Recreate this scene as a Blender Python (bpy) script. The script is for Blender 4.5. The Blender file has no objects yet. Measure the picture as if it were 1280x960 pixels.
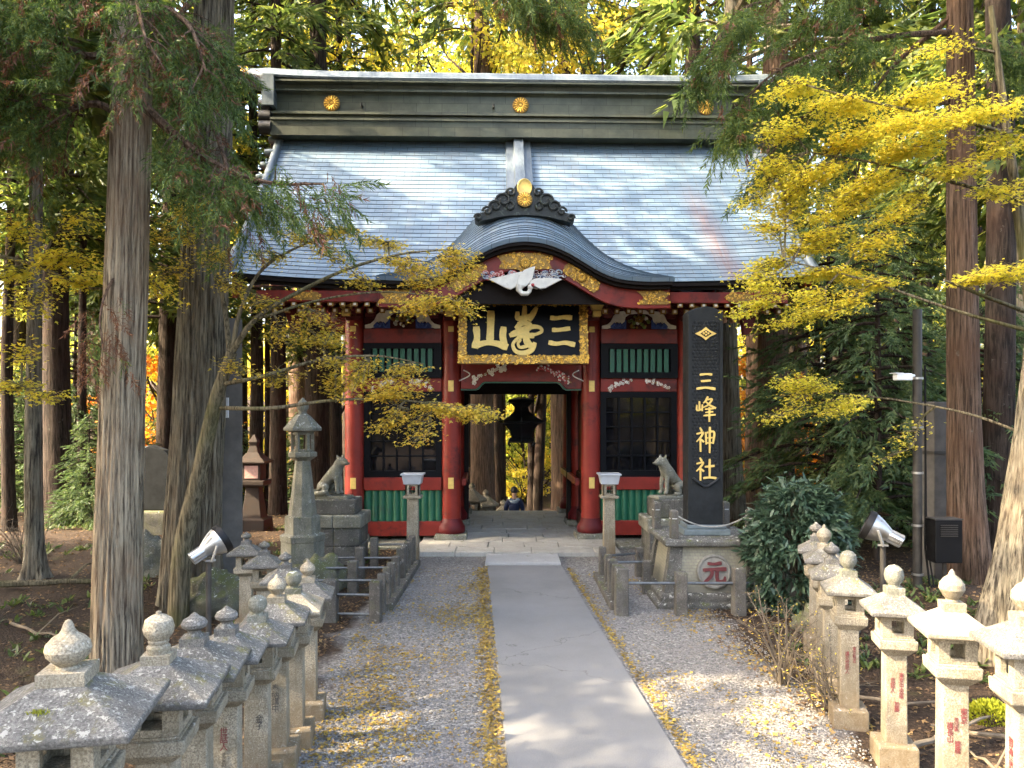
import bpy, math, random
import numpy as np
from mathutils import Vector, Matrix, noise
R = math.radians
rnd = random.Random(7)
sc = bpy.context.scene
col = sc.collection
F = 961.0; HZ = 518.0; CX = 640.0; EYE = 2.8
def at(px, py, Y):
    return Vector(((px-CX)/F*Y, Y, EYE+(HZ-py)/F*Y))
def sm(a, b, x):
    t = min(1, max(0, (x-a)/(b-a))); return t*t*(3-2*t)

# ------------------------------------------------------------------ materials
class NT:
    def __init__(s, name):
        s.mat = bpy.data.materials.new(name); s.mat.use_nodes = True
        s.t = s.mat.node_tree; s.t.nodes.clear()
    def n(s, ty, **kw):
        nd = s.t.nodes.new(ty)
        for k, v in kw.items():
            if k.startswith('_'): setattr(nd, k[1:], v)
        for k, v in kw.items():
            if not k.startswith('_'):
                key = int(k[1:]) if k[0] == 'i' and k[1:].isdigit() else k.replace('__', ' ')
                s.put(nd, key, v)
        return nd
    def put(s, nd, key, v):
        sk = nd.inputs[key]
        if hasattr(v, 'is_output') or isinstance(v, bpy.types.NodeSocket): s.t.links.new(v, sk)
        elif isinstance(v, bpy.types.Node): s.t.links.new(v.outputs[0], sk)
        elif sk.type == 'RGBA': sk.default_value = (v[0], v[1], v[2], 1)
        else: sk.default_value = v
    def ramp(s, fac, stops, interp='LINEAR'):
        nd = s.t.nodes.new('ShaderNodeValToRGB'); cr = nd.color_ramp; cr.interpolation = interp
        while len(cr.elements) < len(stops): cr.elements.new(0.5)
        for e, (p, c) in zip(cr.elements, stops):
            e.position = p
            e.color = (c, c, c, 1) if not hasattr(c, '__len__') else (c[0], c[1], c[2], 1)
        s.put(nd, 0, fac); return nd.outputs[0]
    def mix(s, fac, a, b, blend='MIX'):
        nd = s.t.nodes.new('ShaderNodeMix'); nd.data_type = 'RGBA'; nd.blend_type = blend
        s.put(nd, 0, fac); s.put(nd, 6, a); s.put(nd, 7, b); return nd.outputs[2]
    def math(s, op, a, b=0.0):
        nd = s.t.nodes.new('ShaderNodeMath'); nd.operation = op
        s.put(nd, 0, a); s.put(nd, 1, b); return nd.outputs[0]
    def coords(s, kind='Object', vary=True, scale=(1, 1, 1)):
        tc = s.t.nodes.new('ShaderNodeTexCoord').outputs[kind]
        if vary:
            oi = s.t.nodes.new('ShaderNodeObjectInfo').outputs['Random']
            m = s.math('MULTIPLY', oi, 37.0)
            va = s.t.nodes.new('ShaderNodeVectorMath'); va.operation = 'ADD'
            s.t.links.new(tc, va.inputs[0]); s.t.links.new(m, va.inputs[1]); tc = va.outputs[0]
        if scale != (1, 1, 1):
            mp = s.t.nodes.new('ShaderNodeMapping'); mp.inputs['Scale'].default_value = scale
            s.t.links.new(tc, mp.inputs[0]); tc = mp.outputs[0]
        return tc
    def noise(s, v, scale, detail=4, rough=.6, dist=0.0):
        return s.n('ShaderNodeTexNoise', Vector=v, Scale=scale, Detail=detail, Roughness=rough, Distortion=dist).outputs[0]
    def out(s, color, rough=.6, metal=0.0, bump=None, bstr=.3, bdist=.02, spec=.5, trans=None, **kw):
        p = s.n('ShaderNodeBsdfPrincipled'); s.put(p, 'Base Color', color); s.put(p, 'Roughness', rough)
        s.put(p, 'Metallic', metal); s.put(p, 'Specular IOR Level', spec)
        for k, v in kw.items(): s.put(p, k.replace('__', ' '), v)
        if bump is not None:
            b = s.n('ShaderNodeBump', Height=bump, Strength=bstr, Distance=bdist)
            s.put(p, 'Normal', b)
        sh = p.outputs[0]
        if trans is not None:
            tr = s.n('ShaderNodeBsdfTranslucent'); s.put(tr, 'Color', trans[1])
            mx = s.n('ShaderNodeMixShader'); s.put(mx, 0, trans[0])
            s.t.links.new(sh, mx.inputs[1]); s.t.links.new(tr.outputs[0], mx.inputs[2]); sh = mx.outputs[0]
        o = s.n('ShaderNodeOutputMaterial'); s.t.links.new(sh, o.inputs[0])
        return s.mat
MATS = {}
def simple(name, c, rough=.6, metal=0.0, var=.25, scale=6, bump=0.0, bscale=30, spec=.5, grime=None, gamt=.0):
    t = NT(name); v = t.coords()
    n1 = t.noise(v, scale)
    k = t.ramp(n1, [(.3, 1-var), (.7, 1+var)])
    cc = t.mix(1.0, c, k, 'MULTIPLY')
    if grime:
        g = t.ramp(t.noise(v, scale*.6, 6, .7), [(.62-gamt, 0), (.72-gamt*.8, 1)])
        cc = t.mix(g, cc, grime)
    b = t.noise(v, bscale) if bump else None
    MATS[name] = t.out(cc, t.ramp(n1, [(.3, max(0, rough-.08)), (.7, rough+.08)]), metal, b, bump, .01, spec)
    return MATS[name]
def stone(name, c, dark, lichen=.35, moss=.2, speck=.35, white=(.55, .55, .5), mossc=(.09, .1, .03), ls=14, low=False):
    t = NT(name); v = t.coords()
    geo = t.n('ShaderNodeNewGeometry')
    sep = t.n('ShaderNodeSeparateXYZ', Vector=geo.outputs['Normal'])
    up = t.ramp(sep.outputs[2], [(.1, 0), (.75, 1)])
    sp = t.ramp(t.noise(v, 95, 3, .7), [(.36, 1-speck), (.5, 1), (.64, 1+speck)])
    cc = t.mix(1.0, c, sp, 'MULTIPLY')
    big = t.ramp(t.noise(v, 3.5, 8, .72), [(.38, 0), (.62, 1)])
    cc = t.mix(t.math('MULTIPLY', big, .75), cc, dark)
    # streaks run down the sides
    v2 = t.coords('Object', True, (9, 9, .9))
    st = t.ramp(t.noise(v2, 2.2, 5, .7), [(.52, 0), (.7, .6)])
    cc = t.mix(st, cc, dark)
    if low:      # splashed soil and algae on the lowest half metre
        oz = t.n('ShaderNodeSeparateXYZ', Vector=t.coords('Object', False)).outputs[2]
        lf0 = t.ramp(t.math('ADD', oz, t.math('MULTIPLY', t.noise(v2, 3.0, 5, .7), .5)), [(.42, .85), (.86, 0)])
        cc = t.mix(t.math('MULTIPLY', lf0, t.ramp(t.noise(v, 12, 5, .7), [(.3, .5), (.6, 1)])), cc, (.15, .108, .06))
    mo = t.ramp(t.noise(v, 5.5, 7, .7), [(.62-.25*moss, 0), (.7-.2*moss, .85)])
    cc = t.mix(t.math('MULTIPLY', mo, t.math('ADD', t.math('MULTIPLY', up, .7), .3)), cc, mossc)
    li = t.ramp(t.noise(v, ls, 5, .65, .4), [(.66-.2*lichen, 0), (.7-.2*lichen, .9)])
    li2 = t.ramp(t.n('ShaderNodeTexVoronoi', Vector=v, Scale=ls*2.2).outputs['Distance'], [(.12+.1*lichen, .9), (.2+.12*lichen, 0)])
    lf = t.math('MULTIPLY', t.math('MAXIMUM', li, t.math('MULTIPLY', li2, .5)), t.math('ADD', t.math('MULTIPLY', up, .75), .22))
    cc = t.mix(lf, cc, white)
    b = t.math('ADD', t.noise(v, 60, 5, .7), t.math('MULTIPLY', t.noise(v, 9, 5, .7), 1.6))
    MATS[name] = t.out(cc, .88, 0, b, .55, .012, .25)
    return MATS[name]
def leafmat(name, stops, trans=.45, rough=.5, tb=1.25):
    t = NT(name)
    g = t.n('ShaderNodeNewGeometry')
    ob = t.n('ShaderNodeObjectInfo')
    v = t.coords('Object', True)
    f = t.math('ADD', t.math('MULTIPLY', g.outputs['Random Per Island'], .65), t.math('MULTIPLY', t.noise(v, .55, 3), .5))
    f = t.math('ADD', f, t.math('MULTIPLY', t.math('SUBTRACT', ob.outputs['Random'], .5), .16))
    f = t.math('SUBTRACT', f, .08)
    cc = t.ramp(f, stops)
    tcol = t.mix(1.0, cc, (tb, tb, tb*.75), 'MULTIPLY')
    MATS[name] = t.out(cc, rough, 0, None, spec=.35, trans=(trans, tcol))
    return MATS[name]
def bark(name, light, dark, red, fs=1.0, lich=.25):
    t = NT(name); v = t.coords('Object', True, (7*fs, 7*fs, .8)); v1 = t.coords('Object', True)
    n = t.noise(v, 2.4, 7, .7, .25)
    cc = t.ramp(n, [(.4, dark), (.475, [x*.62 for x in light]), (.55, light), (.68, [min(1, x*1.4) for x in light])])
    cc = t.mix(t.ramp(t.noise(v1, 1.3, 4), [(.45, 0), (.7, .6)]), cc, red)
    cc = t.mix(t.ramp(t.noise(v1, 6, 6, .7), [(.66-.1*lich, 0), (.75-.1*lich, lich)]), cc, (.32, .33, .27))
    b = t.math('ADD', n, t.math('MULTIPLY', t.noise(v, 9, 5, .7), .35))
    MATS[name] = t.out(cc, .92, 0, b, .9, .05, .15)
    return MATS[name]

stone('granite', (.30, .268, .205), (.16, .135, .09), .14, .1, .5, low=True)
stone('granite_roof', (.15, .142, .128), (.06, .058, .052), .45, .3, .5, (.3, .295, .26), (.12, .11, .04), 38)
stone('granite_weathered', (.2, .195, .155), (.085, .085, .068), .35, .35)
stone('dark_stone', (.115, .11, .098), (.04, .04, .036), .35, .3)
stone('post_stone', (.12, .11, .095), (.05, .046, .04), .2, .35)
stone('paving', (.38, .37, .33), (.27, .26, .23), .1, .05, .2)
stone('concrete', (.36, .36, .35), (.3, .3, .29), .0, .0, .16)
stone('mossy_rock', (.14, .13, .11), (.06, .06, .05), .2, .9)
simple('black_granite', (.011, .013, .0145), .5, 0, .35, 8, .25, 40, spec=.22)
simple('plinth_stone', (.12, .15, .16), .45, 0, .25, 8, .1, 50)
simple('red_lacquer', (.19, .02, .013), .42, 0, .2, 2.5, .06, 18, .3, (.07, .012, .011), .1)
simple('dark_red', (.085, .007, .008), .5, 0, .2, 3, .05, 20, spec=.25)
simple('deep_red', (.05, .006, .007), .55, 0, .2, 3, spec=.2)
simple('green_paint', (.010, .1, .052), .45, 0, .16, 3, .05, 20, .5, (.02, .07, .045), .05)
simple('black_lacquer', (.0022, .0026, .0045), .45, 0, .3, 3, spec=.12)
simple('gold', (.78, .46, .08), .33, .75, .22, 22, .3, 40)
simple('gold_dull', (.26, .15, .035), .45, .6, .45, 40, .5, 60)
simple('gold_paint', (.66, .47, .13), .5, .25, .14, 14, .25, 45)
simple('white_paint', (.72, .7, .63), .6, 0, .12, 8, .1, 30, .5, (.45, .42, .36), .04)
simple('blue_paint', (.03, .07, .28), .5)
simple('leaf_green_paint', (.16, .2, .05), .5, 0, .3, 14)
simple('carved_red', (.42, .05, .05), .5, 0, .3, 12)
simple('carved_blue', (.14, .19, .3), .5, 0, .3, 12)
simple('pink_paint', (.5, .3, .25), .6, 0, .2, 14)
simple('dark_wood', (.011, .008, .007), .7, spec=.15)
simple('grey_wood', (.085, .078, .07), .85, 0, .3, 5, .3, 30)
simple('brown_wood', (.026, .015, .009), .8, 0, .35, 6, .3, 30)
simple('bronze_black', (.005, .0055, .007), .5, .0, .3, 10, .2, 30)
simple('oni_tile', (.016, .02, .017), .6, .0, .5, 14, .5, 30, .5, (.08, .1, .07), .05)
simple('steel', (.36, .36, .35), .35, .85, .2, 10, .06, 60)
simple('pipe', (.11, .115, .115), .4, .7, .3, 20)
simple('pole_metal', (.04, .036, .031), .55, .3, .4, 6)
simple('black_plastic', (.005, .005, .0055), .5, 0, .2, 10, spec=.2)
simple('white_plastic', (.72, .74, .75), .4, 0, .08, 8)
simple('notice_white', (.45, .48, .52), .35, .1, .08, 8, 0, 30, .5, (.4, .42, .42), .03)
simple('red_ink', (.15, .025, .03), .8, 0, .3, 40)
simple('dark_ink', (.06, .055, .05), .8, 0, .3, 40)
simple('emblem_red', (.085, .013, .014), .7, 0, .3, 14, .2, 30)
simple('emblem_disc', (.16, .155, .135), .8, 0, .25, 14, .3, 40)
simple('skin', (.5, .3, .2), .6)
simple('hair', (.012, .01, .01), .6)
simple('navy_cloth', (.018, .03, .085), .85, 0, .3, 20, .2, 60)
simple('grey_cloth', (.3, .36, .44), .85, 0, .2, 20, .2, 60)
simple('litter_moss', (.13, .15, .03), .95, 0, .5, 12, .6, 60)
simple('dry_twig', (.12, .095, .065), .9, 0, .4, 12)
simple('chain_metal', (.42, .41, .38), .5, .5, .2, 30)
bark('bark_pale', (.36, .30, .21), (.065, .05, .037), (.23, .145, .085), 2.0)
bark('bark_grey', (.22, .195, .145), (.036, .031, .025), (.15, .11, .07), 1.7, .35)
bark('bark_red', (.17, .115, .08), (.042, .029, .021), (.135, .075, .047), 2.0)
bark('bark_dark', (.05, .038, .03), (.014, .011, .009), (.05, .028, .02), 1.0)
bark('bark_maple', (.2, .17, .11), (.06, .05, .03), (.11, .12, .04), 2.0)
leafmat('cedar_leaf', [(.0, (.03, .055, .018)), (.4, (.065, .115, .03)), (.75, (.14, .19, .042)), (1, (.28, .29, .065))], .45)
leafmat('cedar_far', [(.0, (.045, .07, .022)), (.45, (.09, .135, .034)), (.8, (.2, .22, .05)), (1, (.34, .31, .07))], .5)
leafmat('dead_needles', [(.0, (.07, .025, .012)), (.6, (.16, .065, .03)), (1, (.25, .13, .06))], .25)
leafmat('hinoki_leaf', [(.0, (.035, .07, .03)), (.5, (.075, .125, .05)), (1, (.19, .22, .075))], .45)
leafmat('shrub_leaf', [(.0, (.022, .048, .03)), (.5, (.045, .082, .05)), (1, (.1, .14, .085))], .2, .34)
leafmat('maple_yellow', [(.0, (.44, .45, .07)), (.35, (.65, .585, .08)), (.7, (.78, .635, .085)), (1, (.8, .52, .07))], .55)
leafmat('maple_olive', [(.0, (.3, .28, .05)), (.4, (.54, .43, .07)), (.75, (.7, .5, .08)), (1, (.72, .4, .06))], .55)
leafmat('far_yellow', [(.0, (.28, .3, .04)), (.4, (.52, .47, .06)), (.75, (.72, .55, .08)), (1, (.76, .46, .08))], .55)
leafmat('far_bright', [(.0, (.16, .22, .03)), (.4, (.36, .4, .06)), (.75, (.6, .55, .09)), (1, (.74, .58, .1))], .55)
leafmat('far_green', [(.0, (.1, .15, .03)), (.5, (.25, .3, .05)), (1, (.44, .43, .08))], .55)
leafmat('far_orange', [(.0, (.4, .17, .02)), (.5, (.62, .26, .02)), (1, (.62, .17, .02))], .55)
leafmat('ground_leaf', [(.0, (.12, .075, .03)), (.4, (.25, .165, .045)), (.8, (.4, .29, .055)), (1, (.36, .29, .11))], .15, .8)

def copper_mat():
    t = NT('copper_roof')
    uv = t.n('ShaderNodeTexCoord').outputs['UV']
    br = t.n('ShaderNodeTexBrick', Vector=uv, Scale=1.0, Color1=(.9, .9, .91), Color2=(1.1, 1.1, 1.09), Mortar=(.6, .6, .6))
    br.offset = .5
    for k, v in (('Mortar Size', .009), ('Brick Width', .36), ('Row Height', .17), ('Bias', .0)): br.inputs[k].default_value = v
    o = t.coords('Object', False)
    n1 = t.noise(o, .9, 5, .6)
    base = t.ramp(n1, [(.3, (.105, .165, .225)), (.55, (.15, .214, .275)), (.75, (.188, .238, .282))])
    cc = t.mix(1.0, base, br.outputs[0], 'MULTIPLY')
    # rain streaks and one long reddish oxide stain down the right of the slope
    stv = t.coords('Object', False, (3.5, .25, .25))
    stn = t.ramp(t.noise(stv, 2.0, 5, .7), [(.5, 0), (.75, .35)])
    cc = t.mix(stn, cc, (.22, .22, .215))
    sx = t.n('ShaderNodeSeparateXYZ', Vector=o)
    d = t.math('ABSOLUTE', t.math('SUBTRACT', sx.outputs[0], t.math('ADD', 4.0, t.math('MULTIPLY', t.math('SUBTRACT', 7.5, sx.outputs[2]), .12))))
    band = t.ramp(d, [(.0, 1), (.38, 0)])
    zf = t.ramp(t.math('MULTIPLY', sx.outputs[2], .1), [(.52, .8), (.74, .7), (.83, 0)])
    sr = t.math('MULTIPLY', t.math('MULTIPLY', band, zf), t.ramp(t.noise(stv, 6, 4), [(.3, .3), (.6, 1)]))
    cc = t.mix(sr, cc, (.2, .12, .115))
    MATS['copper_roof'] = t.out(cc, t.ramp(t.noise(o, 6, 4), [(.3, .4), (.7, .58)]), .12, t.math('ADD', br.outputs[1], t.math('MULTIPLY', t.noise(o, 12, 4), -.6)), .35, -.01, .5)
    t = NT('copper_ridge')
    o = t.coords('Object', False)
    b2 = t.n('ShaderNodeTexBrick', Vector=t.n('ShaderNodeTexCoord').outputs['UV'], Scale=1.0, Color1=(.85, .85, .85), Color2=(1.15, 1.15, 1.1), Mortar=(.5, .5, .5))
    for k, v in (('Mortar Size', .006), ('Brick Width', .62), ('Row Height', .22)): b2.inputs[k].default_value = v
    cc = t.ramp(t.noise(o, 2.4, 6, .7), [(.3, (.05, .056, .042)), (.6, (.084, .093, .068)), (.8, (.115, .132, .108))])
    cc = t.mix(1.0, cc, b2.outputs[0], 'MULTIPLY')
    MATS['copper_ridge'] = t.out(cc, .5, .35, t.noise(o, 14), .2, .01)
    t = NT('copper_cap')
    o = t.coords('Object', False)
    cc = t.ramp(t.noise(t.coords('Object', False, (2, .6, .6)), 3.4, 6, .7), [(.3, (.075, .1, .115)), (.5, (.14, .17, .19)), (.7, (.19, .215, .22))])
    MATS['copper_cap'] = t.out(cc, .42, .35, t.noise(o, 14), .2, .01)
copper_mat()

def ground_mat():
    t = NT('forest_floor')
    g = t.n('ShaderNodeNewGeometry'); P = g.outputs['Position']
    s = t.n('ShaderNodeSeparateXYZ', Vector=P); x, y = s.outputs[0], s.outputs[1]
    # forest litter: brown cedar needles, twigs, some moss
    n1 = t.noise(P, 2.1, 8, .75); n2 = t.noise(P, 26, 5, .75)
    lit = t.ramp(n2, [(.3, (.016, .011, .008)), (.5, (.04, .027, .018)), (.66, (.085, .057, .034)), (.8, (.16, .115, .065))])
    lit = t.mix(t.ramp(n1, [(.5, 0), (.68, .8)]), lit, (.035, .025, .018))
    lit = t.mix(t.ramp(t.noise(P, .8, 6, .7), [(.58, 0), (.7, .6)]), lit, (.075, .08, .025))
    # gravel
    vo = t.n('ShaderNodeTexVoronoi', Vector=P, Scale=42.0)
    vs = t.n('ShaderNodeSeparateColor'); t.put(vs, 0, vo.outputs['Color'])
    gr = t.ramp(vs.outputs[0], [(.0, (.09, .087, .082)), (.4, (.16, .153, .143)), (.75, (.225, .215, .198)), (1, (.37, .355, .32))])
    gr = t.mix(t.ramp(t.noise(P, 1.1, 5, .6), [(.42, 0), (.66, .55)]), gr, (.17, .155, .15))
    gr = t.mix(t.ramp(t.noise(P, 9, 5, .7), [(.55, 0), (.68, .35)]), gr, (.3, .24, .14))
    wob = t.math('MULTIPLY', t.math('SUBTRACT', t.noise(P, .9, 5, .65), .5), 1.6)
    cxx = t.math('SUBTRACT', x, .35)
    lim = t.math('ADD', 2.45, wob)
    edge = t.math('SUBTRACT', t.math('ABSOLUTE', cxx), lim)
    mk = t.ramp(t.math('ADD', edge, .5), [(.35, 0), (.65, 1)])
    yk = t.ramp(t.math('MULTIPLY', y, .04), [(.63, 0), (.66, 1)])
    fac = t.math('MAXIMUM', mk, yk)
    cc = t.mix(fac, gr, lit)
    hb = t.math('ADD', t.math('MULTIPLY', vo.outputs['Distance'], -1.2), t.math('MULTIPLY', n2, .9))
    MATS['ground'] = t.out(cc, .95, 0, hb, .7, .02, .15)
ground_mat()

# ------------------------------------------------------------------ mesh helpers
class MB:
    def __init__(s): s.v = []; s.f = []; s.m = []
    def add(s, vs, fs, mi=0, M=None):
        b = len(s.v)
        s.v += [tuple(M @ Vector(p)) if M is not None else tuple(p) for p in vs]
        for f in fs: s.f.append(tuple(b+i for i in f)); s.m.append(mi)
        return s
    def box(s, c, d, rz=0, tap=1.0, mi=0, M=None):
        hx, hy, hz = d[0]/2, d[1]/2, d[2]/2
        vs = [(-hx, -hy, -hz), (hx, -hy, -hz), (hx, hy, -hz), (-hx, hy, -hz),
              (-hx*tap, -hy*tap, hz), (hx*tap, -hy*tap, hz), (hx*tap, hy*tap, hz), (-hx*tap, hy*tap, hz)]
        fs = [(0, 3, 2, 1), (4, 5, 6, 7), (0, 1, 5, 4), (1, 2, 6, 5), (2, 3, 7, 6), (3, 0, 4, 7)]
        T = Matrix.Translation(c) @ Matrix.Rotation(rz, 4, 'Z')
        if M is not None: T = M @ T
        return s.add(vs, fs, mi, T)
    def bb(s, x0, x1, y0, y1, z0, z1, mi=0):
        return s.box(((x0+x1)/2, (y0+y1)/2, (z0+z1)/2), (x1-x0, y1-y0, z1-z0), 0, 1, mi)
    def lathe(s, prof, n=20, c=(0, 0, 0), rot=0.0, mi=0, M=None, sx=1, sy=1):
        vs = []; fs = []
        for r, z in prof:
            for i in range(n):
                a = rot+2*math.pi*i/n
                vs.append((c[0]+r*math.cos(a)*sx, c[1]+r*math.sin(a)*sy, c[2]+z))
        for j in range(len(prof)-1):
            for i in range(n):
                k = (i+1) % n
                fs.append((j*n+i, j*n+k, (j+1)*n+k, (j+1)*n+i))
        fs.append(tuple(range(n-1, -1, -1))); fs.append(tuple((len(prof)-1)*n+i for i in range(n)))
        return s.add(vs, fs, mi, M)
    def sq(s, prof, c=(0, 0, 0), mi=0, M=None, rz=0):   # square profile: half-widths
        return s.lathe([(h*math.sqrt(2), z) for h, z in prof], 4, c, math.pi/4+rz, mi, M)
    def tube(s, pts, rad, n=8, mi=0, cap=True):
        pts = [Vector(p) for p in pts]; m = len(pts)
        if not hasattr(rad, '__len__'): rad = [rad]*m
        vs = []; fs = []; ref = None
        for i, p in enumerate(pts):
            d = (pts[min(i+1, m-1)]-pts[max(i-1, 0)])
            d = d.normalized() if d.length > 1e-9 else Vector((0, 0, 1))
            if ref is None: ref = Vector((1, 0, 0)) if abs(d.x) < .8 else Vector((0, 1, 0))
            u = (ref-d*ref.dot(d)).normalized(); ref = u; w = d.cross(u)
            for k in range(n):
                a = 2*math.pi*k/n
                vs.append(p+(u*math.cos(a)+w*math.sin(a))*rad[i])
        for j in range(m-1):
            for k in range(n):
                q = (k+1) % n
                fs.append((j*n+k, j*n+q, (j+1)*n+q, (j+1)*n+k))
        if cap: fs.append(tuple(range(n-1, -1, -1))); fs.append(tuple((m-1)*n+k for k in range(n)))
        return s.add(vs, fs, mi)
    def prism(s, poly, dep, mi=0, M=None, y=0.0):     # outline in XZ, thickness along Y (front at -dep/2)
        n = len(poly)
        ar = sum(poly[i][0]*poly[(i+1) % n][1]-poly[(i+1) % n][0]*poly[i][1] for i in range(n))
        if ar < 0: poly = poly[::-1]
        vs = [(p[0], y-dep/2, p[1]) for p in poly]+[(p[0], y+dep/2, p[1]) for p in poly]
        fs = [tuple(range(n)), tuple(range(2*n-1, n-1, -1))]
        for i in range(n):
            j = (i+1) % n; fs.append((i, n+i, n+j, j))
        return s.add(vs, fs, mi, M)
    def ball(s, c, r, n=10, mi=0, M=None, sz=1.0, sy=1.0):
        return s.lathe([(r*math.sin(math.pi*j/6+.001), -r*sz*math.cos(math.pi*j/6)) for j in range(7)], n, c, 0, mi, M, 1, sy)
    def build(s, name, mats, parent=None, smooth=True, bevel=0.0, seg=2, ang=40):
        me = bpy.data.meshes.new(name); me.from_pydata(s.v, [], s.f)
        if isinstance(mats, str): mats = [mats]
        for m in mats: me.materials.append(MATS[m])
        if len(mats) > 1: me.polygons.foreach_set('material_index', s.m)
        if smooth:
            me.polygons.foreach_set('use_smooth', [True]*len(me.polygons)); me.set_sharp_from_angle(angle=R(ang))
        me.update()
        o = bpy.data.objects.new(name, me); col.objects.link(o)
        if parent: o.parent = parent
        if bevel:
            b = o.modifiers.new('bevel', 'BEVEL'); b.width = bevel; b.segments = seg; b.limit_method = 'ANGLE'; b.angle_limit = R(35)
            b.harden_normals = False
        return o
def thing(name, label, cat, loc=(0, 0, 0), rz=0.0, group=None):
    o = bpy.data.objects.new(name, None); col.objects.link(o)
    o.location = loc; o.rotation_euler = (0, 0, rz); o['label'] = label; o['category'] = cat
    o.empty_display_size = .2
    if group: o['group'] = group
    return o
def tag(o, label, cat, group=None):
    o['label'] = label; o['category'] = cat
    if group: o['group'] = group
    return o
def struct(o, kind='structure'):
    o['kind'] = kind; return o
def kids(o): return [c for c in bpy.data.objects if c.parent == o]
KID = {}
def dup(root, loc, rz=0, label=None, scale=None, group=None, own=False):
    if root.name not in KID:
        KID[root.name] = [(c, kids(c)) for c in kids(root)]
    r = root.copy(); col.objects.link(r); r.location = loc; r.rotation_euler = (0, 0, rz)
    if scale: r.scale = scale if hasattr(scale, '__len__') else (scale,)*3
    if label: r['label'] = label
    if group: r['group'] = group
    for c, gs in KID[root.name]:
        d = c.copy(); col.objects.link(d); d.parent = r
        if own: d.data = c.data.copy()      # own mesh data: one shared ray tree renders faster than overlapping instances
        for g in gs:
            e = g.copy(); col.objects.link(e); e.parent = d
    return r
def leaves(name, arr, mats, parent=None, midx=None):
    arr = np.asarray(arr, dtype=np.float32); N, k, _ = arr.shape
    me = bpy.data.meshes.new(name)
    me.vertices.add(N*k); me.vertices.foreach_set('co', arr.reshape(-1))
    me.loops.add(N*k); me.loops.foreach_set('vertex_index', np.arange(N*k, dtype=np.int32))
    me.polygons.add(N); me.polygons.foreach_set('loop_start', np.arange(0, N*k, k, dtype=np.int32))
    me.polygons.foreach_set('loop_total', np.full(N, k, dtype=np.int32))
    if isinstance(mats, str): mats = [mats]
    for m in mats: me.materials.append(MATS[m])
    if midx is not None: me.polygons.foreach_set('material_index', np.asarray(midx, dtype=np.int32))
    me.update(calc_edges=True)
    o = bpy.data.objects.new(name, me); col.objects.link(o)
    if parent: o.parent = parent
    return o
def text(body, size, M, mat, name, parent, ext=.002):
    c = bpy.data.curves.new(name, 'FONT'); c.body = body; c.size = size; c.extrude = ext; c.align_x = 'CENTER'; c.align_y = 'CENTER'
    c.offset = size*.004; c.resolution_u = 3; c.space_line = .86
    o = bpy.data.objects.new(name, c); col.objects.link(o)
    bpy.context.view_layer.update()
    me = bpy.data.meshes.new_from_object(o.evaluated_get(bpy.context.evaluated_depsgraph_get()))
    bpy.data.objects.remove(o); bpy.data.curves.remove(c)
    me.transform(M); me.materials.clear(); me.materials.append(MATS[mat]); me.name = name
    o = bpy.data.objects.new(name, me); col.objects.link(o); o.parent = parent
    return o
UPRIGHT = Matrix.Rotation(R(90), 4, 'X')      # text in XZ facing -Y
def spline(pts, k=8):
    P = [np.array(p, float) for p in pts]
    if len(P) == 2: return [P[0]+(P[1]-P[0])*t for t in np.linspace(0, 1, k)]
    P = [2*P[0]-P[1]]+P+[2*P[-1]-P[-2]]; out = []
    for i in range(1, len(P)-2):
        for t in np.linspace(0, 1, k, endpoint=False):
            a, b, c, d = P[i-1:i+3]
            out.append(.5*((2*b)+(-a+c)*t+(2*a-5*b+4*c-d)*t*t+(-a+3*b-3*c+d)*t**3))
    out.append(P[-2]); return out
def strokes(mb, lst, W, H, dep, M, mi=0):
    """brush strokes in a unit box: lists of (x, z, width)"""
    for q, st in enumerate(lst):
        pts = spline(st, 6); n = len(pts); L = []; Rr = []
        for i, p in enumerate(pts):
            d = pts[min(i+1, n-1)]-pts[max(i-1, 0)]; d = np.array([d[0]*W, d[1]*H]); d /= (np.linalg.norm(d)+1e-9)
            nn = np.array([-d[1], d[0]]); c = np.array([(p[0]-.5)*W, (p[1]-.5)*H])
            e = d*p[2]*W*.28*(-1 if i == 0 else 1 if i == n-1 else 0)
            f = .8 if i in (0, n-1) else 1
            L.append(c+nn*p[2]*W*.5*f+e); Rr.append(c-nn*p[2]*W*.5*f+e)
        y0 = -dep-q*.0012
        vs = []
        for a, b in zip(L, Rr): vs += [(a[0], y0, a[1]), (b[0], y0, b[1]), (a[0], 0, a[1]), (b[0], 0, b[1])]
        fs = []
        for i in range(n-1):
            o = 4*i; fs += [(o, o+4, o+5, o+1)[::-1], (o, o+2, o+6, o+4)[::-1], (o+1, o+5, o+7, o+3)[::-1]]
        fs += [(0, 1, 3, 2), (4*n-4, 4*n-2, 4*n-1, 4*n-3)]
        mb.add(vs, fs, mi, M)
def filigree(mb, pts_fn, n, size, mi, M=None, seed=1):
    """raised carved curls and bosses spread over an outline: pts_fn(rng) gives (x, z) on the plate"""
    g = random.Random(seed)
    for _ in range(n):
        x, z = pts_fn(g); a0 = g.uniform(0, 6.28); r = size*g.uniform(.6, 1.3); q = []
        for j in range(6):
            a = a0+j*.9; rr = r*(1-j*.13); q.append((x+rr*math.cos(a), -.012-.006*j*size/.04*.3, z+rr*math.sin(a)))
        if M is not None: q = [M @ Vector(p) for p in q]
        mb.tube(q, size*.26, 5, mi)
        p = Vector((x, -.02, z)); p = M @ p if M is not None else p
        mb.ball(p, size*.38, 6, mi)
EXPOSURE = 3.4
simple('dark_glass', (.006, .006, .008), .04, 0, .05, 3, 0, 30, .6)

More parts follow.
